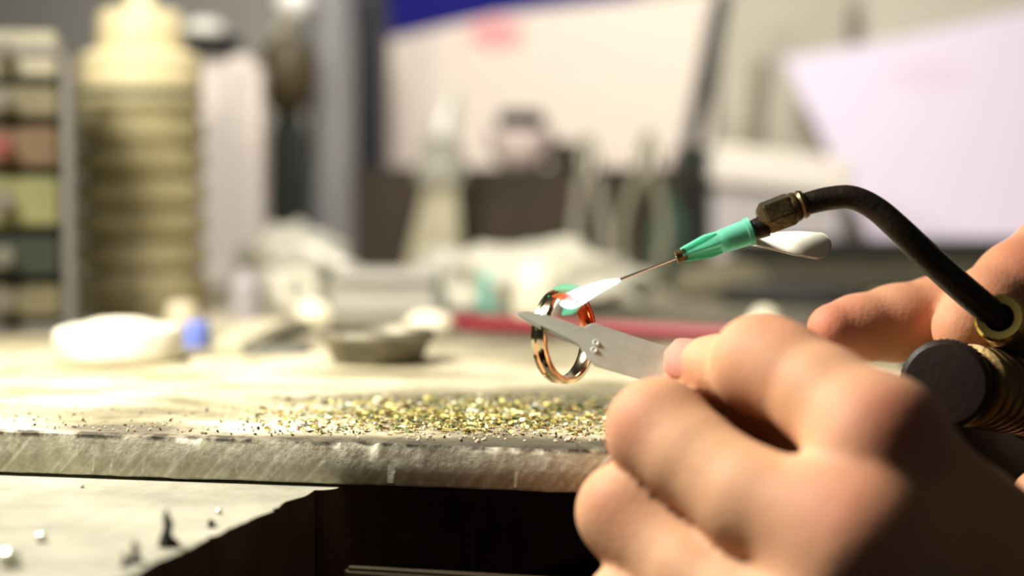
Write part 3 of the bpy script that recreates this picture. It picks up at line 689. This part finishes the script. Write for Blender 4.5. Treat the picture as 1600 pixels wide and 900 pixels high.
# shallow blackened dish with rim
p = on(590, 566); s = mpp(p); bm = bmesh.new()
R1 = 88 * s; hh = 52 * s
lathe(bm, [(.0001, 0), (R1 * .76, 0), (R1 * .80, .001), (R1 * .93, hh * .6), (R1 * 1.02, hh * .72), (R1 * 1.04, hh * .84), (R1, hh), (R1 * .93, hh), (R1 * .88, hh * .8), (R1 * .72, hh * .28), (.0001, hh * .24)], 64)
simple('soldering_dish', bm, mat('tarnished_dish', (.09, .085, .06), .5, .3, (.25, .23, .17), 70, .3, 300), p, 'shallow round tarnished dish with a dark underside, in the middle of the slab', 'dish')
# pellets around the dish
for (x, y, w_, lab) in ((492, 512, 30, 'round cream pellet left of the tarnished dish'), (672, 519, 40, 'pale flattened lump behind the right rim of the dish'), (1195, 513, 24, 'small cream coloured lump just behind the knuckle of the near hand')):
    p = on(x, y); s = mpp(p); bm = bmesh.new(); blob(bm, w_ * s, w_ * s * .8, w_ * s * (.95 if w_ < 35 else .55), x, .08)
    simple('wax_lump', bm, mat('cream_lump', (.88, .82, .62), .6), p, lab, 'lump', 0, 60)
# bent pale strips left of the dish
def lying(name, x0, y0, x1, y1, wpx, tpx, m, label, cat, z0=0, n=12, wav=.0):
    a_ = on(x0, y0); b_ = on(x1, y1); s = mpp((a_ + b_) / 2); bm = bmesh.new(); rows = []
    d = (b_ - a_); sd = Vector((-d.y, d.x, 0)).normalized(); mid_ = (a_ + b_) / 2
    for k in range(n + 1):
        t = k / n; q = a_ + d * t - mid_; q.z = z0 + wav * math.sin(t * math.pi)
        wd_ = wpx * s * .5 * (.25 + .75 * math.sin(math.pi * min(1, .12 + t * .9)) ** .5)
        rows.append([bm.verts.new(q + sd * wd_), bm.verts.new(q - sd * wd_), bm.verts.new(q - sd * wd_ * .8 + Vector((0, 0, tpx * s))), bm.verts.new(q + sd * wd_ * .8 + Vector((0, 0, tpx * s)))])
    for A_, B_ in zip(rows, rows[1:]):
        for i in range(4): bm.faces.new((A_[i], A_[(i + 1) % 4], B_[(i + 1) % 4], B_[i]))
    bm.faces.new(rows[0]); bm.faces.new(rows[-1][::-1])
    return simple(name, bm, m, mid_, label, cat)
M['pale'] = mat('pale_leaf', (.62, .58, .42), .7, 0, (.45, .42, .30), 90)
M['greydark'] = mat('grey_dark', (.10, .10, .08), .6, 0, (.2, .2, .17), 60)
lying('wood_stick', 355, 551, 478, 512, 70, 12, M['pale'], 'pale slanting wooden stick left of the dish', 'stick', 0, 12, .004)
lying('metal_offcut', 395, 555, 478, 548, 90, 12, M['greydark'], 'small dark grey metal offcut between the stick and the dish', 'offcut')
lying('steel_offcut', 300, 566, 400, 566, 60, 5, M['pale'], 'thin pale strip lying in front of the blue cap', 'strip')

# red pencil lying behind the ring
p0 = on(700, 516); p1 = on(1180, 538); d = (p1 - p0).normalized(); rr = .0030
pencil = empty('red_pencil', (p0 + p1) / 2, 'dark red pencil lying on the slab behind the ring', 'pencil')
bm = bmesh.new(); Lp = (p1 - p0).length
lathe(bm, [(.0001, 0), (rr * .9, 0), (rr, .0004), (rr, Lp), (.0001, Lp)], 6, axisM(p0 + Vector((0, 0, rr)), d)); bmesh.ops.recalc_face_normals(bm, faces=bm.faces)
me = fin(bm, True, 30); me.transform(Matrix.Translation(-Vector(pencil.location))); link('barrel', me, mat('red_lacquer', (.26, .006, .018), .35, coat=.2), pencil)
bm = bmesh.new(); lathe(bm, [(.0001, Lp), (rr * .95, Lp), (rr * .25, Lp + .012), (.0001, Lp + .016)], 24, axisM(p0 + Vector((0, 0, rr)), d)); me = fin(bm); me.transform(Matrix.Translation(-Vector(pencil.location))); link('sharpened_end', me, M['wood_pale'], pencil)

# ridged cream bottle
p = on(225, 492); s = mpp(p)
bot = empty('plastic_bottle', p, 'tall ridged olive-cream plastic bottle with cream screw cap and nozzle', 'bottle')
Rb = 98 * s; top = 345 * s
prof = [(.0001, 0), (Rb * .92, 0), (Rb, .003)]
z = 60 * s
while z < top - 30 * s:
    prof += [(Rb * 1.0, z), (Rb * .90, z + 6 * s), (Rb * .90, z + 14 * s), (Rb * 1.0, z + 22 * s)]; z += 48 * s
prof += [(Rb, top - 16 * s), (Rb * .90, top - 4 * s), (Rb * .80, top), (Rb * .80, top + 10 * s), (.0001, top + 10 * s)]
bm = bmesh.new(); lathe(bm, prof, 56)
link('bottle_body', fin(bm, True, 50), mat('grimy_cream', (.26, .22, .10), .5, 0, (.46, .41, .24), 22, col3=(.15, .115, .05), contrast=(.38, .6)), bot)
M['cream'] = mat('cream_plastic', (.82, .72, .44), .45)
bm = bmesh.new(); z = top + 4 * s
lathe(bm, [(.0001, z), (Rb * .93, z), (Rb * .96, z + 3 * s), (Rb * .96, z + 48 * s), (Rb * .84, z + 58 * s), (.0001, z + 58 * s)], 56); link('screw_cap', fin(bm), M['cream'], bot)
z += 58 * s; bm = bmesh.new(); lathe(bm, [(.0001, z), (66 * s, z), (67 * s, z + 3 * s), (65 * s, z + 56 * s), (58 * s, z + 64 * s), (27 * s, z + 66 * s), (22 * s, z + 70 * s), (18 * s, z + 150 * s), (9 * s, z + 190 * s), (.0001, z + 192 * s)], 40); link('nozzle', fin(bm, True, 50), M['cream'], bot)
bm = bmesh.new(); lathe(bm, [(Rb * .86, top - 12 * s), (Rb * .935, top - 8 * s), (Rb * .935, top + 5 * s), (Rb * .86, top + 5 * s)], 56); link('seal_ring', fin(bm), mat('dark_seal', (.06, .07, .05), .5), bot)

# drawer cabinet at the far left
p = on(10, 524); s = mpp(p)
cab = empty('parts_cabinet', p, 'small grey drawer cabinet with dull coloured drawers at the left edge', 'cabinet', R(23))
W_ = 210 * s; H_ = 452 * s; Dp = .045
bm = bmesh.new()
for c_, d_ in (((-W_ / 2 + .002, Dp / 2, H_ / 2), (.004, Dp, H_)), ((W_ / 2 - .002, Dp / 2, H_ / 2), (.004, Dp, H_)), ((0, Dp / 2, .002), (W_, Dp, .004)), ((0, Dp / 2, H_ - .002), (W_, Dp, .004)), ((0, Dp - .002, H_ / 2), (W_, .004, H_))): box(bm, *d_, c_, .0006)
link('carcass', fin(bm), mat('mauve_grey_metal', (.17, .16, .15), .5, .2), cab)
cols = [(.16, .14, .08), (.025, .035, .025), (.20, .20, .09), (.14, .09, .05), (.17, .15, .09), (.34, .32, .24)]
zz = .005; hs = [60, 74, 88, 74, 58, 82]
for i, (c_, h_) in enumerate(zip(cols, hs)):
    h_ = h_ * s; bm = bmesh.new(); box(bm, W_ - .010, Dp - .01, h_ - .002, (0, Dp / 2 - .004, zz + h_ / 2), .0012)
    dr = link('drawer', fin(bm), mat('drawer_paint', c_, .5, 0, tuple(q * .75 for q in c_), 40), cab)
    bm = bmesh.new(); lathe(bm, [(.0001, 0), (.0025, 0), (.0025, .003), (.004, .005), (.0035, .008), (.0001, .0085)], 20, axisM(Vector((.0, .001, zz + h_ / 2)), (0, -1, 0)))
    link('drawer_knob', fin(bm), mat('drawer_knob', (.16, .04, .03) if i == 3 else (.12, .11, .09), .7), dr); zz += h_ + .001

# white bottle behind the cream bottle, with dark cap
p = on(358, 462); s = mpp(p)
o = empty('spray_bottle', p, 'tall white bottle with a black cap, standing behind the cream bottle', 'bottle', YAW)
bm = bmesh.new(); box(bm, 112 * s, 90 * s, 370 * s, (0, 0, 185 * s + .0005), 16 * s, None, 4); link('bottle_body', fin(bm), mat('white_pink_plastic', (.90, .82, .76), .5), o)
bm = bmesh.new(); lathe(bm, [(.0001, 368 * s), (46 * s, 368 * s), (46 * s, 398 * s), (40 * s, 402 * s), (.0001, 402 * s)], 32, Matrix.Translation((-22 * s, 0, 0))); link('cap', fin(bm), M['black'], o)
bm = bmesh.new(); lathe(bm, [(.0001, 402 * s), (30 * s, 402 * s), (34 * s, 408 * s), (28 * s, 425 * s), (.0001, 430 * s)], 32, Matrix.Translation((-36 * s, 0, 0))); link('cap_button', fin(bm), M['white_plastic'], o)

# dark knobbed stand with pale clamp
p = on(452, 452); s = mpp(p)
o = empty('clamp_stand', p, 'dark brown clamp stand with a round head and pale ball for a highlight, beside the white bottle', 'stand')
bm = bmesh.new(); lathe(bm, [(.0001, 0), (40 * s, 0), (42 * s, .002), (40 * s, 14 * s), (34 * s, 20 * s), (32 * s, 120 * s), (30 * s, 240 * s), (16 * s, 280 * s), (.0001, 282 * s)], 36); link('column', fin(bm, True, 50), mat('dark_green_glass', (.028, .034, .028), .25), o)
bm = bmesh.new(); lathe(bm, [(.0001, 270 * s), (22 * s, 274 * s), (42 * s, 300 * s), (47 * s, 335 * s), (40 * s, 370 * s), (22 * s, 395 * s), (.0001, 400 * s)], 36); link('round_head', fin(bm, True, 60), mat('dark_olive', (.075, .055, .025), .5), o)
bm = bmesh.new(); q0 = Vector((-38 * s, 0, 350 * s)); q1 = Vector((6 * s, 0, 432 * s)); tube(bm, [(q0, 17 * s), (q1, 15 * s)], 20); link('arm', fin(bm), mat('pale_metal', (.55, .52, .42), .4, .4), o)
bm = bmesh.new(); bmesh.ops.create_icosphere(bm, subdivisions=3, radius=30 * s, matrix=Matrix.Translation((10 * s, 0, 442 * s))); link('highlight_ball', fin(bm, True, 80), mat('highlight_white', (.95, .93, .88), .35), o)  # white ball models the bright highlight above the arm
# grey tube standing
p = on(520, 447); s = mpp(p); bm = bmesh.new(); lathe(bm, [(.0001, 0), (38 * s, 0), (38 * s, 395 * s), (35 * s, 470 * s), (33 * s, 470 * s), (33 * s, 4 * s), (.0001, 4 * s)], 36)
simple('plastic_tube', bm, mat('grey_clear_plastic', (.36, .36, .36), .3, 0, trans=.35), p, 'tall grey translucent tube standing left of the tool block', 'tube')
# black binder
p = on(572, 441); s = mpp(p); bm = bmesh.new(); box(bm, 56 * s, .06, 470 * s, (0, .03, 235 * s + .0003), .002)
simple('black_binder', bm, mat('near_black', (.02, .02, .028), .5), p, 'narrow black binder standing behind the grey tube', 'binder', YAW)

# clear crumpled bag, with roll and stick
M['bag'] = mat('crumpled_clear_plastic', (.66, .63, .52), .28, 0, (.50, .49, .42), 30, trans=.25, bump=.6, bscale=90)
p = on(455, 478); s = mpp(p); bm = bmesh.new(); blob(bm, 98 * s, 60 * s, 80 * s, 3, .35, 2.2)
simple('plastic_bag', bm, M['bag'], p, 'crumpled clear plastic bag with bright creases behind the dish', 'bag', 0, 30)
p = on(385, 500); s = mpp(p); bm = bmesh.new(); lathe(bm, [(.0001, 0), (26 * s, 0), (27 * s, .001), (25 * s, 58 * s), (18 * s, 66 * s), (18 * s, 78 * s), (.0001, 80 * s)], 32)
simple('small_jar', bm, mat('lilac_grey', (.42, .40, .42), .35), p, 'small lilac-grey jar at the foot of the cream bottle', 'jar')
p = on(462, 488); s = mpp(p); bm = bmesh.new(); zc_ = 72 * s
lathe(bm, [(14 * s, -10 * s), (32 * s, -10 * s), (34 * s, 0), (32 * s, 10 * s), (14 * s, 10 * s), (12 * s, 0), (14 * s, -10 * s)], 40, Matrix.Translation((0, 0, 35 * s)) @ Matrix.Rotation(R(82), 4, 'X') @ Matrix.Rotation(R(30), 4, 'Y'))
simple('tape_roll', bm, mat('white_tape', (.85, .82, .68), .5), p, 'small white roll standing on edge in front of the crumpled bag', 'roll')
a_ = on(480, 486) ; s = mpp(a_); bm = bmesh.new(); q0 = Vector((0, 0, .0105)); q1 = Vector((70 * s, -.006, .0020)); box(bm, 92 * s, .010, .0022, (q0 + q1) / 2, .0008, (q1 - q0).to_track_quat('X', 'Z').to_matrix())
# pale ruler leaning on the bag
simple('plastic_scraper', bm, M['white_plastic'], a_ + Vector((0, 0, .018)), 'white plastic scraper resting aslant on the crumpled bag', 'scraper')
# pale grey lidded box
p = on(600, 500); s = mpp(p)
o = empty('plastic_box', p, 'low pale grey plastic box with a domed lid behind the dish', 'box', R(6))
M['palegrey'] = mat('pale_grey_plastic', (.50, .48, .43), .45, 0, (.42, .41, .37), 40)
bm = bmesh.new(); box(bm, 172 * s, .030, 50 * s, (0, .015, 25 * s + .0003), .002); link('tray', fin(bm), M['palegrey'], o)
bm = bmesh.new(); box(bm, 180 * s, .033, 26 * s, (0, .015, 64 * s), .003, None, 4); link('lid', fin(bm), M['palegrey'], o)

# crumpled light cloth with a teal cap
p = on(835, 480); s = mpp(p); bm = bmesh.new(); blob(bm, 165 * s, .035, 66 * s, 11, .30, 1.8)
simple('crumpled_cloth', bm, mat('light_grey_cloth', (.46, .45, .37), .8, 0, (.60, .57, .44), 18, bump=.3, bscale=60), p, 'crumpled light grey cloth heaped behind the ring and pencil', 'cloth', 0, 60)
p = on(832, 505); s = mpp(p); bm = bmesh.new(); blob(bm, 46 * s, 30 * s, 0, 4); bm.free()
p = on(700, 478); s = mpp(p); bm = bmesh.new(); blob(bm, 60 * s, 40 * s, 60 * s, 21, .2, 2.0)
simple('crumpled_tissue', bm, mat('grey_tissue', (.45, .43, .37), .8), p, 'small grey crumpled tissue between the plastic box and the teal cap', 'tissue', 0, 60)
p = on(768, 486); s = mpp(p); bm = bmesh.new(); lathe(bm, [(.0001, 0), (25 * s, 0), (26 * s, .001), (23 * s, 56 * s), (18 * s, 62 * s), (.0001, 62 * s)], 28)
simple('bottle_cap', bm, mat('teal_plastic', (.22, .50, .42), .4), p, 'teal plastic cap beside the crumpled light grey cloth', 'cap')
p = on(838, 497); s = mpp(p); bm = bmesh.new(); blob(bm, 36 * s, 20 * s, 58 * s, 9, .14, 2.0)
simple('cloth_highlight', bm, mat('highlight_cream', (.84, .79, .62), .8), p, 'cream white blob for the highlight on the grey cloth, left above the ring', 'highlight', 0, 60)  # the cloth's bright highlight, modelled as a pale blob

# wooden tool block with tools
p = on(815, 447); s = mpp(p)
block = empty('tool_block', p, 'dark brown wooden tool block in front of the white paper', 'block', YAW)
M['darkwood'] = mat('dark_wood', (.022, .014, .007), .7, 0, (.045, .030, .015), 25, .3, 80)
bm = bmesh.new(); box(bm, 520 * s, .06, 185 * s, (0, .03, 92.5 * s + .0003), .003); link('block_body', fin(bm), M['darkwood'], block)
bm = bmesh.new(); box(bm, 60 * s, .05, 40 * s, (75 * s, .03, 206 * s), .002); link('raised_step', fin(bm), M['darkwood'], block)
ZK = ZT + 186 * s
# white cup on the block
cx_ = p + Matrix.Rotation(YAW, 3, 'Z') @ Vector((0, .026, 0)); cx_.z = ZK
bm = bmesh.new(); lathe(bm, [(.0001, 0), (32 * s, 0), (50 * s, 22 * s), (54 * s, 60 * s), (50 * s, 60 * s), (46 * s, 26 * s), (26 * s, 6 * s), (.0001, 6 * s)], 40)
cup = simple('lidded_pot', bm, mat('white_cup', (.80, .66, .62), .4), cx_, 'small white pot with a black lid on top of the tool block', 'pot')
bm = bmesh.new(); lathe(bm, [(.0001, 58 * s), (34 * s, 60 * s), (38 * s, 66 * s), (38 * s, 82 * s), (32 * s, 90 * s), (.0001, 91 * s)], 32); link('lid', fin(bm), M['black'], cup)
# brush with fanned bristles leaning at the block
p = on(690, 452); s = mpp(p)
br = empty('bench_brush', p, 'wide bench brush standing on fanned cream bristles in front of the block', 'brush')
bm = bmesh.new(); rnd = random.Random(8)
for k in range(150):
    t = rnd.uniform(-1, 1); q0 = Vector((t * 24 * s, rnd.uniform(-.004, .004), 165 * s)); q1 = Vector((t * 50 * s - 14 * s + rnd.uniform(-4, 4) * s, rnd.uniform(-.010, .008), .0003))
    tube(bm, [(q0, .0006), (q1, .0005)], 4)
bo = link('bristles', fin(bm, False), mat('bristle', (.46, .42, .28), .5, 0, (.60, .56, .40), 50), br); bo['kind'] = 'stuff'
bm = bmesh.new(); box(bm, 74 * s, .014, 76 * s, (0, 0, 194 * s), .004, None, 3); link('ferrule', fin(bm), mat('ferrule', (.40, .39, .34), .35, .7), br)
bm = bmesh.new(); tube(bm, cr([(Vector((0, 0, 228 * s)), 26 * s), (Vector((2 * s, .004, 262 * s)), 22 * s), (Vector((10 * s, .01, 300 * s)), 13 * s), (Vector((6 * s, .012, 312 * s)), 6 * s)], 6), 20); link('brush_handle', fin(bm, True, 60), mat('handle_paint', (.52, .50, .42), .4, .1), br)
# pliers: real opened handles
M['plier'] = mat('plier_metal', (.34, .32, .26), .35, .8)
def pliers(px, py, hpx, label, grip, lean=0.0, spread=30):
    p = on(px, py); s = mpp(p); o = empty('pliers', p, label, 'pliers', YAW, 'pliers stood against the tool block')
    o.rotation_euler = (0, lean, YAW)
    for sg in (-1, 1):
        bm = bmesh.new()
        tube(bm, cr([(Vector((sg * spread * .55 * s, 0, .0015)), 7 * s), (Vector((sg * spread * s, 0, hpx * .30 * s)), 9 * s), (Vector((sg * spread * .75 * s, 0, hpx * .55 * s)), 8 * s), (Vector((sg * 9 * s, 0, hpx * .74 * s)), 9 * s)], 6), 14)
        link('handle', fin(bm, True, 60), grip, o)
        bm = bmesh.new(); tube(bm, cr([(Vector((-sg * 3 * s, 0, hpx * .72 * s)), 12 * s), (Vector((-sg * 9 * s, 0, hpx * .84 * s)), 10 * s), (Vector((-sg * 3 * s, 0, hpx * s)), 3 * s)], 6), 12); link('jaw', fin(bm, True, 60), M['plier'], o)
    bm = bmesh.new(); lathe(bm, [(.0001, -9 * s), (12 * s, -9 * s), (14 * s, 0), (12 * s, 9 * s), (.0001, 9 * s)], 20, Matrix.Translation((0, 0, hpx * .75 * s)) @ Matrix.Rotation(R(90), 4, 'X')); link('pivot', fin(bm), M['plier'], o)
pliers(925, 456, 245, 'grey steel pliers standing left of the green bottle in front of the block', mat('grip_grey', (.30, .28, .22), .5), -.03, 24)
pliers(1000, 455, 250, 'pliers with olive grips leaning right against the front of the block', mat('grip_olive', (.24, .22, .15), .5), .05, 34)
# small green glass bottle
p = on(1042, 452); s = mpp(p); bm = bmesh.new(); lathe(bm, [(.0001, 0), (26 * s, 0), (28 * s, .002), (28 * s, 110 * s), (14 * s, 135 * s), (13 * s, 158 * s), (.0001, 160 * s)], 32)
simple('glass_bottle', bm, mat('green_glass', (.10, .22, .16), .12, 0, trans=.5), p, 'small dark green glass bottle at the right end of the tool block', 'bottle')
p = on(1088, 446); s = mpp(p); bm = bmesh.new(); box(bm, 58 * s, .05, 215 * s, (0, .025, 107.5 * s + .0003), .002)
simple('black_case', bm, mat('black_green', (.018, .022, .018), .4), p, 'upright black case right of the green glass bottle', 'case', YAW)

# ------------------------------------------------------------------ papers and boxes at the back
def sheet_mat(name, base, blots):
    m = mat(name, base, .7); nt = m.node_tree; b = nt.nodes['Principled BSDF']; tc = nt.nodes.new('ShaderNodeTexCoord')
    cur = None
    for loc, r0, r1, c in blots:
        d = nt.nodes.new('ShaderNodeVectorMath'); d.operation = 'SUBTRACT'; d.inputs[1].default_value = loc; nt.links.new(tc.outputs['Object'], d.inputs[0])
        sc = nt.nodes.new('ShaderNodeVectorMath'); sc.operation = 'DIVIDE'; sc.inputs[1].default_value = (r0, 1, r1); nt.links.new(d.outputs[0], sc.inputs[0])
        ln = nt.nodes.new('ShaderNodeVectorMath'); ln.operation = 'LENGTH'; nt.links.new(sc.outputs[0], ln.inputs[0])
        q = nt.nodes.new('ShaderNodeMapRange'); q.inputs[1].default_value = .6; q.inputs[2].default_value = 1; q.inputs[3].default_value = 1; q.inputs[4].default_value = 0; nt.links.new(ln.outputs['Value'], q.inputs[0])
        mx = nt.nodes.new('ShaderNodeMix'); mx.data_type = 'RGBA'; nt.links.new(q.outputs[0], mx.inputs[0]); mx.inputs[7].default_value = (*c, 1)
        if cur: nt.links.new(cur, mx.inputs[6])
        else: mx.inputs[6].default_value = (*base, 1)
        cur = mx.outputs[2]
    if cur: nt.links.new(cur, b.inputs['Base Color'])
    return m
def upright(name, quad, D, thick, m, label, cat, lean=.0):
    """a board or sheet standing about at depth D: corner pixels become a real polygon in a near-vertical plane facing the room"""
    c = P(sum(x for x, y in quad) / len(quad), sum(y for x, y in quad) / len(quad), D)
    nrm = Vector((math.sin(YAW), -math.cos(YAW), lean)).normalized()
    ux = Vector((math.cos(YAW), math.sin(YAW), 0)); uz = nrm.cross(ux); uz = -uz if uz.z < 0 else uz
    bm = bmesh.new(); lay = [[], []]
    for x, y in quad:
        r = ray(x, y); t = (c - CAM).dot(nrm) / r.dot(nrm); q = CAM + r * t - c
        for k in (0, 1): lay[k].append(bm.verts.new((q.dot(ux), (k * thick), q.dot(uz))))
    n = len(quad); bm.faces.new(lay[0]); bm.faces.new(lay[1][::-1])
    for i in range(n): bm.faces.new((lay[0][i], lay[0][(i + 1) % n], lay[1][(i + 1) % n], lay[1][i]))
    o = link(name, fin(bm, False), m); o.location = c
    o.rotation_euler = Matrix((ux, -nrm, uz)).transposed().to_euler()
    tag(o, label, cat); return o
k = 1.08 / F
upright('printed_paper', [(575, 262), (607, 62), (770, 24), (1085, -12), (1118, -16), (1100, 440), (560, 440)], 1.075, .0006,
        sheet_mat('printed_paper', (.78, .68, .58), [(((790 - 845) * k, 0, (225 - 108) * k), .022, .012, (.80, .34, .34)), (((905 - 845) * k, 0, (225 - 150) * k), .030, .012, (.84, .66, .58))]),
        'large white printed sheet with a pale red blot, upright behind the tool block', 'paper', .05)
upright('blue_folder', [(560, 445), (560, -60), (800, -90), (1000, -60), (1000, 445)], 1.10, .004, mat('deep_blue', (.006, .006, .16), .95), 'deep blue folder showing above the printed sheet', 'folder', .03)
upright('cream_card', [(1090, 450), (1085, -60), (1330, -60), (1310, 440)], 1.095, .002, mat('cream_card', (.52, .49, .39), .7, 0, (.42, .39, .30), 10), 'cream card standing between the printed sheet and the lilac sheet', 'card', .03)
lil = upright('lilac_paper', [(1392, 440), (1225, 92), (1395, 62), (1700, -5), (1800, 440)], 1.06, .0006,
        sheet_mat('lilac_paper', (.76, .68, .82), [((-.02, 0, .035), .03, .012, (.74, .62, .74))]), 'large lilac-tinted paper leaning upright at the right, its left edge slanting', 'paper', .10)
upright('beige_board', [(1180, 452), (1180, -120), (1900, -120), (1900, 452)], 1.125, .006, M['wall2'], 'wide beige board standing against the wall behind the lilac paper', 'board', .02)
# strips and marks on the card: a dark hanging clip and grey rod
def lean_rod(name, x0, y0, x1, y1, D, rpx, m, label, cat):
    a_, b_ = P(x0, y0, D), P(x1, y1, D); bm = bmesh.new(); c = (a_ + b_) / 2; s = D / F
    tube(bm, [(a_ - c, rpx * s * .8), (a_ - c + (b_ - a_) * .1, rpx * s), (b_ - c - (b_ - a_) * .1, rpx * s), (b_ - c, rpx * s * .8)], 14)
    return simple(name, bm, m, c, label, cat)
lean_rod('file_handle', 1062, 305, 1130, -14, 1.0, 15, mat('black_handle', (.03, .035, .035), .5), 'dark file stood upright in front of the cream card', 'file')
lean_rod('burnishing_tool', 1165, 330, 1190, 95, 1.03, 14, mat('olive_handle', (.20, .18, .12), .5), 'olive handled tool upright against the cream card', 'tool')
# white cartons right of the block
p = on(1215, 449); s = mpp(p)
o = empty('paper_carton', p, 'whitish carton with a paler slanted flap, right of the black case', 'carton', YAW)
bm = bmesh.new(); box(bm, 200 * s, .05, 150 * s, (0, .025, 75 * s + .0003), .0015); link('carton_body', fin(bm), mat('carton_grey', (.50, .46, .46), .7, 0, (.42, .39, .38), 12), o)
bm = bmesh.new(); box(bm, 215 * s, .065, 60 * s, (5 * s, .028, 181 * s), .002, Matrix.Rotation(R(7), 3, 'Y')); link('carton_lid', fin(bm), mat('carton_white', (.78, .72, .64), .7), o)

# low dark tray in front of the lilac paper, with a soft dark cloth
p = on(1460, 462); s = mpp(p)
o = empty('dark_tray', p, 'long low dark olive tray in front of the lilac paper', 'tray', YAW)
bm = bmesh.new(); box(bm, 620 * s, .05, 66 * s, (0, .025, 33 * s + .0003), .003); link('tray_body', fin(bm), mat('dark_olive_tray', (.045, .042, .028), .6, 0, (.075, .07, .045), 18), o)
bm = bmesh.new(); box(bm, 620 * s, .055, 20 * s, (0, .025, 76 * s), .002); link('tray_rim', fin(bm), M['black'], o)
p = on(1240, 478); s = mpp(p); bm = bmesh.new(); blob(bm, 120 * s, .02, 26 * s, 31, .15, 2)
simple('dark_rag', bm, mat('dark_rag', (.022, .022, .018), .8), p, 'flat black rag on the slab under the torch nozzle', 'rag', 0, 60)
p = on(1130, 466); s = mpp(p); bm = bmesh.new(); blob(bm, 80 * s, .02, 40 * s, 41, .2, 2)
simple('brown_rag', bm, mat('brown_rag', (.13, .11, .065), .8), p, 'small brown rag left of the flat black rag', 'rag', 0, 60)
